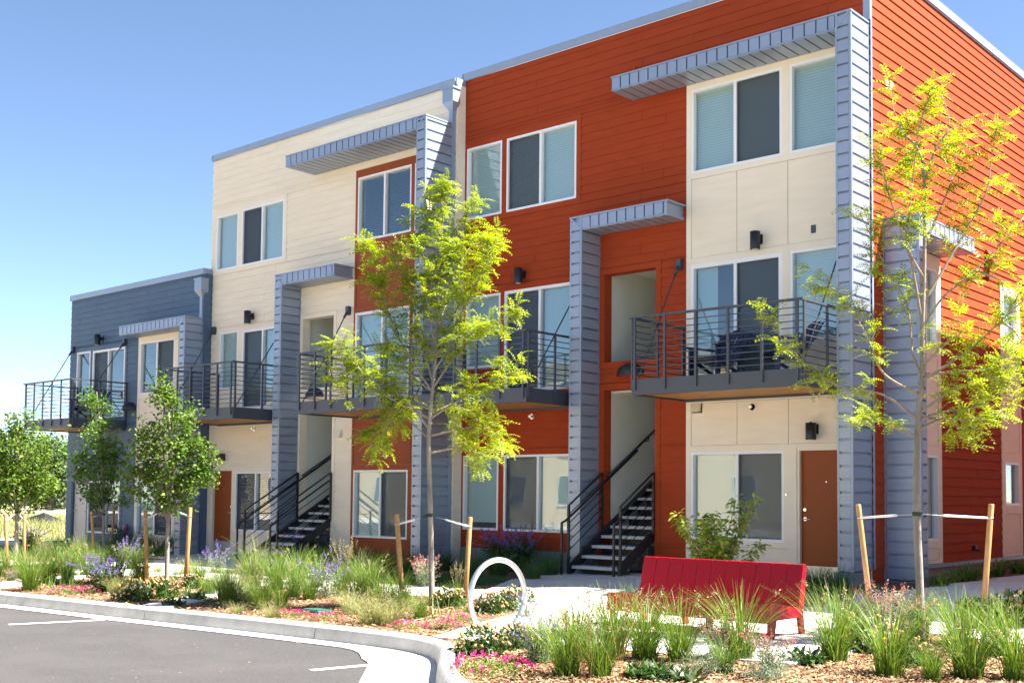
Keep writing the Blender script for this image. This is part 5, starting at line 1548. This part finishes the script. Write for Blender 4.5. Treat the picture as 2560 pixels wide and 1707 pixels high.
# shaded planting against the buildings
SH = [('shade', 840, 1418, 1.0, 'dark grass clump in the shade right of the cream building stair'), ('shade', 900, 1424, 1.0, 'dark grass clump in the shade below the rust bay window'), ('shade', 965, 1428, 1.0, 'dark grass clump in the shade right of the rust bay window'),
      ('shade', 1030, 1430, .95, 'dark grass clump at the foot of the cream building fin'), ('shade', 1110, 1425, .9, 'dark grass clump between the fin and the red wall'), ('darksage', 770, 1405, 1.25, 'purple salvia in the shade beside the cream stair'),
      ('shade', 1180, 1440, 1.0, 'dark grass clump under the left red ground floor window'), ('darksage', 1300, 1428, 1.4, 'purple salvia in the shade under the red ground floor window'), ('shade', 1245, 1440, 1.0, 'dark grass clump left of the shaded purple salvia'), ('shade', 1370, 1440, 1.0, 'dark grass clump left of the red building stair'),
      ('darksage', 1250, 1425, 1.3, 'orange and purple salvia under the red window, left of the other'), ('shade', 1330, 1450, .8, 'dark grass clump in front of the shaded salvias'),
      ('shade', 150, 1380, .9, 'dark grass clump before the pale door of the grey building'), ('shade', 205, 1385, .95, 'dark grass clump left of the slim shaded tree'), ('darksage', 300, 1375, 1.2, 'dark purple salvia right of the slim shaded tree'), ('shade', 270, 1388, 1.0, 'dark grass clump at the slim shaded tree'),
      ('shade', 345, 1392, 1.25, 'dark grass clump under the grey building bay window'), ('shade', 400, 1392, 1.3, 'dark grass clump behind the dense dark green tree'), ('shade', 450, 1385, 1.2, 'dark grass clump right of the grey building bay'), ('shade', 375, 1378, 1.2, 'dark grass clump close to the grey bay wall'),
      ('darksage', 2065, 1440, 1.0, 'purple sage in the shade between the bench and the rust door'), ('shade', 2040, 1478, .8, 'dark grass clump in the shade behind the right end of the bench'), ('shade', 2095, 1482, .8, 'dark grass clump at the foot of the corner fin'), ('darksage', 2010, 1425, 1.0, 'purple sage in front of the cream wall left of the rust door'),
      ('fern', 2345, 1468, .9, 'left small green plant along the side wall'), ('fern', 2420, 1452, 1.2, 'bright green plant along the side wall, second from the left'), ('fern', 2385, 1458, .8, 'smallest green plant along the side wall'), ('fern', 2490, 1440, 1.2, 'green plant along the side wall, second from the right'), ('fern', 2545, 1432, 1.1, 'green plant along the side wall at the right edge')]
for kind, u, v, s, lb in SH: plant(kind, u, v, s, lb)

# ------------------------------------------------------------------ ground detail that nobody could count
SLABS = []
for o in walk.children:
    vs = [o.matrix_basis @ v.co for v in o.data.vertices]
    xs = [p.x for p in vs]; ys = [p.y for p in vs]
    SLABS.append((min(xs), max(xs), min(ys), max(ys), o))
def on_slab(x, y):
    """inside any slab's outline (the four corners of its grid)"""
    res = np.zeros(len(x), bool)
    for o in walk.children:
        co = np.array([v.co[:] for v in o.data.vertices])[:36]
        if len(co) < 36: co = np.array([v.co[:] for v in o.data.vertices])[:16]; n = 3
        else: n = 5
        q = co[[0, n * (n + 1), n * (n + 1) + n, n]][:, :2]
        s = []
        for i in range(4):
            a, b = q[i], q[(i + 1) % 4]; s.append((b[0] - a[0]) * (y - a[1]) - (b[1] - a[1]) * (x - a[0]))
        s = np.array(s); res |= (s > -.01).all(0) | (s < .01).all(0)
    return res
def scatter(n, x0, x1, y0, y1, g, kerbside=True):
    x = g.uniform(x0, x1, n); y = g.uniform(y0, y1, n)
    k = (y > ykerb(x) + .04) & ~on_slab(x, y) if kerbside else np.ones(n, bool)
    return x[k], y[k]
g = np.random.default_rng(5)
x = np.concatenate([g.uniform(-9, -2, 60000), g.uniform(-20, -2, 70000), g.uniform(-30, -8, 30000)]); y = np.concatenate([g.uniform(-11.5, -4, 60000), g.uniform(-11, -3.5, 70000), g.uniform(-11.5, -4.5, 30000)])
k = (y > ykerb(x) + .03) & ~on_slab(x, y); x, y = x[k], y[k]
d = np.hypot(x, y + 17.2); k = g.random(len(x)) < np.clip((13.5 / d) ** 2, 0, 1); x, y = x[k], y[k]
P = np.stack([x, y, gz(x, y) + g.uniform(.0, .022, len(x))], 1)
X = g.normal(size=P.shape) * np.array([1, 1, .22]); N = g.normal(size=P.shape) * .35 + np.array([0, 0, 1])
CT = np.array([(-.5, -.16, 0), (.5, -.12, .03), (.5, .13, .02), (-.5, .16, .05)])
V, F = place_many(CT, QF, P, X, N, g.uniform(.015, .06, len(P))); np_obj('mulch_chips', V, F, M['chip'], None, False, 'stuff')
# lawn in the shade between the beds
x = g.uniform(-18.4, -13.0, 26000); y = g.uniform(-5.2, -2.3, 26000); k = ~on_slab(x, y); x, y = x[k], y[k]
P = np.stack([x, y, gz(x, y)], 1); X = g.normal(size=P.shape) * .45; X[:, 2] = 1
V, F = place_many(np.array([(0, -.05, 0), (1, -.01, .1), (1, .01, .1), (0, .05, 0)]), QF, P, X, g.normal(size=P.shape), g.uniform(.05, .11, len(P))); np_obj('lawn', V, F, M['lawn'], None, False, 'stuff')
# dry grass of the field at the left
x = g.uniform(-75, -33, 30000); y = g.uniform(1, 40, 30000)
P = np.stack([x, y, np.full(len(x), -.33)], 1); X = g.normal(size=P.shape) * .5; X[:, 2] = 1
V, F = place_many(np.array([(0, -.06, 0), (1, -.01, .1), (1, .01, .1), (0, .06, 0)]), QF, P, X, g.normal(size=P.shape), g.uniform(.15, .45, len(P))); np_obj('dry_grass', V, F, M['grasspale'], None, False, 'stuff')
# thin low ground cover filling the beds between the plants
x = np.concatenate([g.uniform(-30, -10, 16000)]); y = g.uniform(-9.5, -5.0, 16000); k = (y > ykerb(x) + .9) & ~on_slab(x, y) & (np.sin(x * 1.7) + np.sin(y * 2.9 + x) > .15); x, y = x[k], y[k]
P = np.stack([x, y, gz(x, y)], 1); X = g.normal(size=P.shape) * .5; X[:, 2] = 1
V, F = place_many(np.array([(0, -.03, 0), (1, -.006, .12), (1, .006, .12), (0, .03, 0)]), QF, P, X, g.normal(size=P.shape), g.uniform(.08, .26, len(P))); np_obj('low_grass', V, F, M['grass'], None, False, 'stuff')

# grit and dry bits along the gutter and on the lot
x = np.concatenate([g.uniform(-22, -8.5, 900), g.uniform(-20, -5, 260)]); y = np.concatenate([ykerb(x[:900]) - .18 - np.abs(g.normal(size=900)) * .10, g.uniform(-12.5, -9.6, 260)])
k = y < ykerb(x) - .17; x, y = x[k], y[k]
P = np.stack([x, y, np.where(y > ykerb(x) - .40, -.121, -.134)], 1); X = g.normal(size=P.shape) * np.array([1, 1, .05])
V, F = place_many(CT, QF, P, X, np.tile(np.array([0, 0, 1.]), (len(P), 1)) + g.normal(size=P.shape) * .1, g.uniform(.008, .03, len(P))); np_obj('gutter_litter', V, F, M['chip'], None, False, 'stuff')
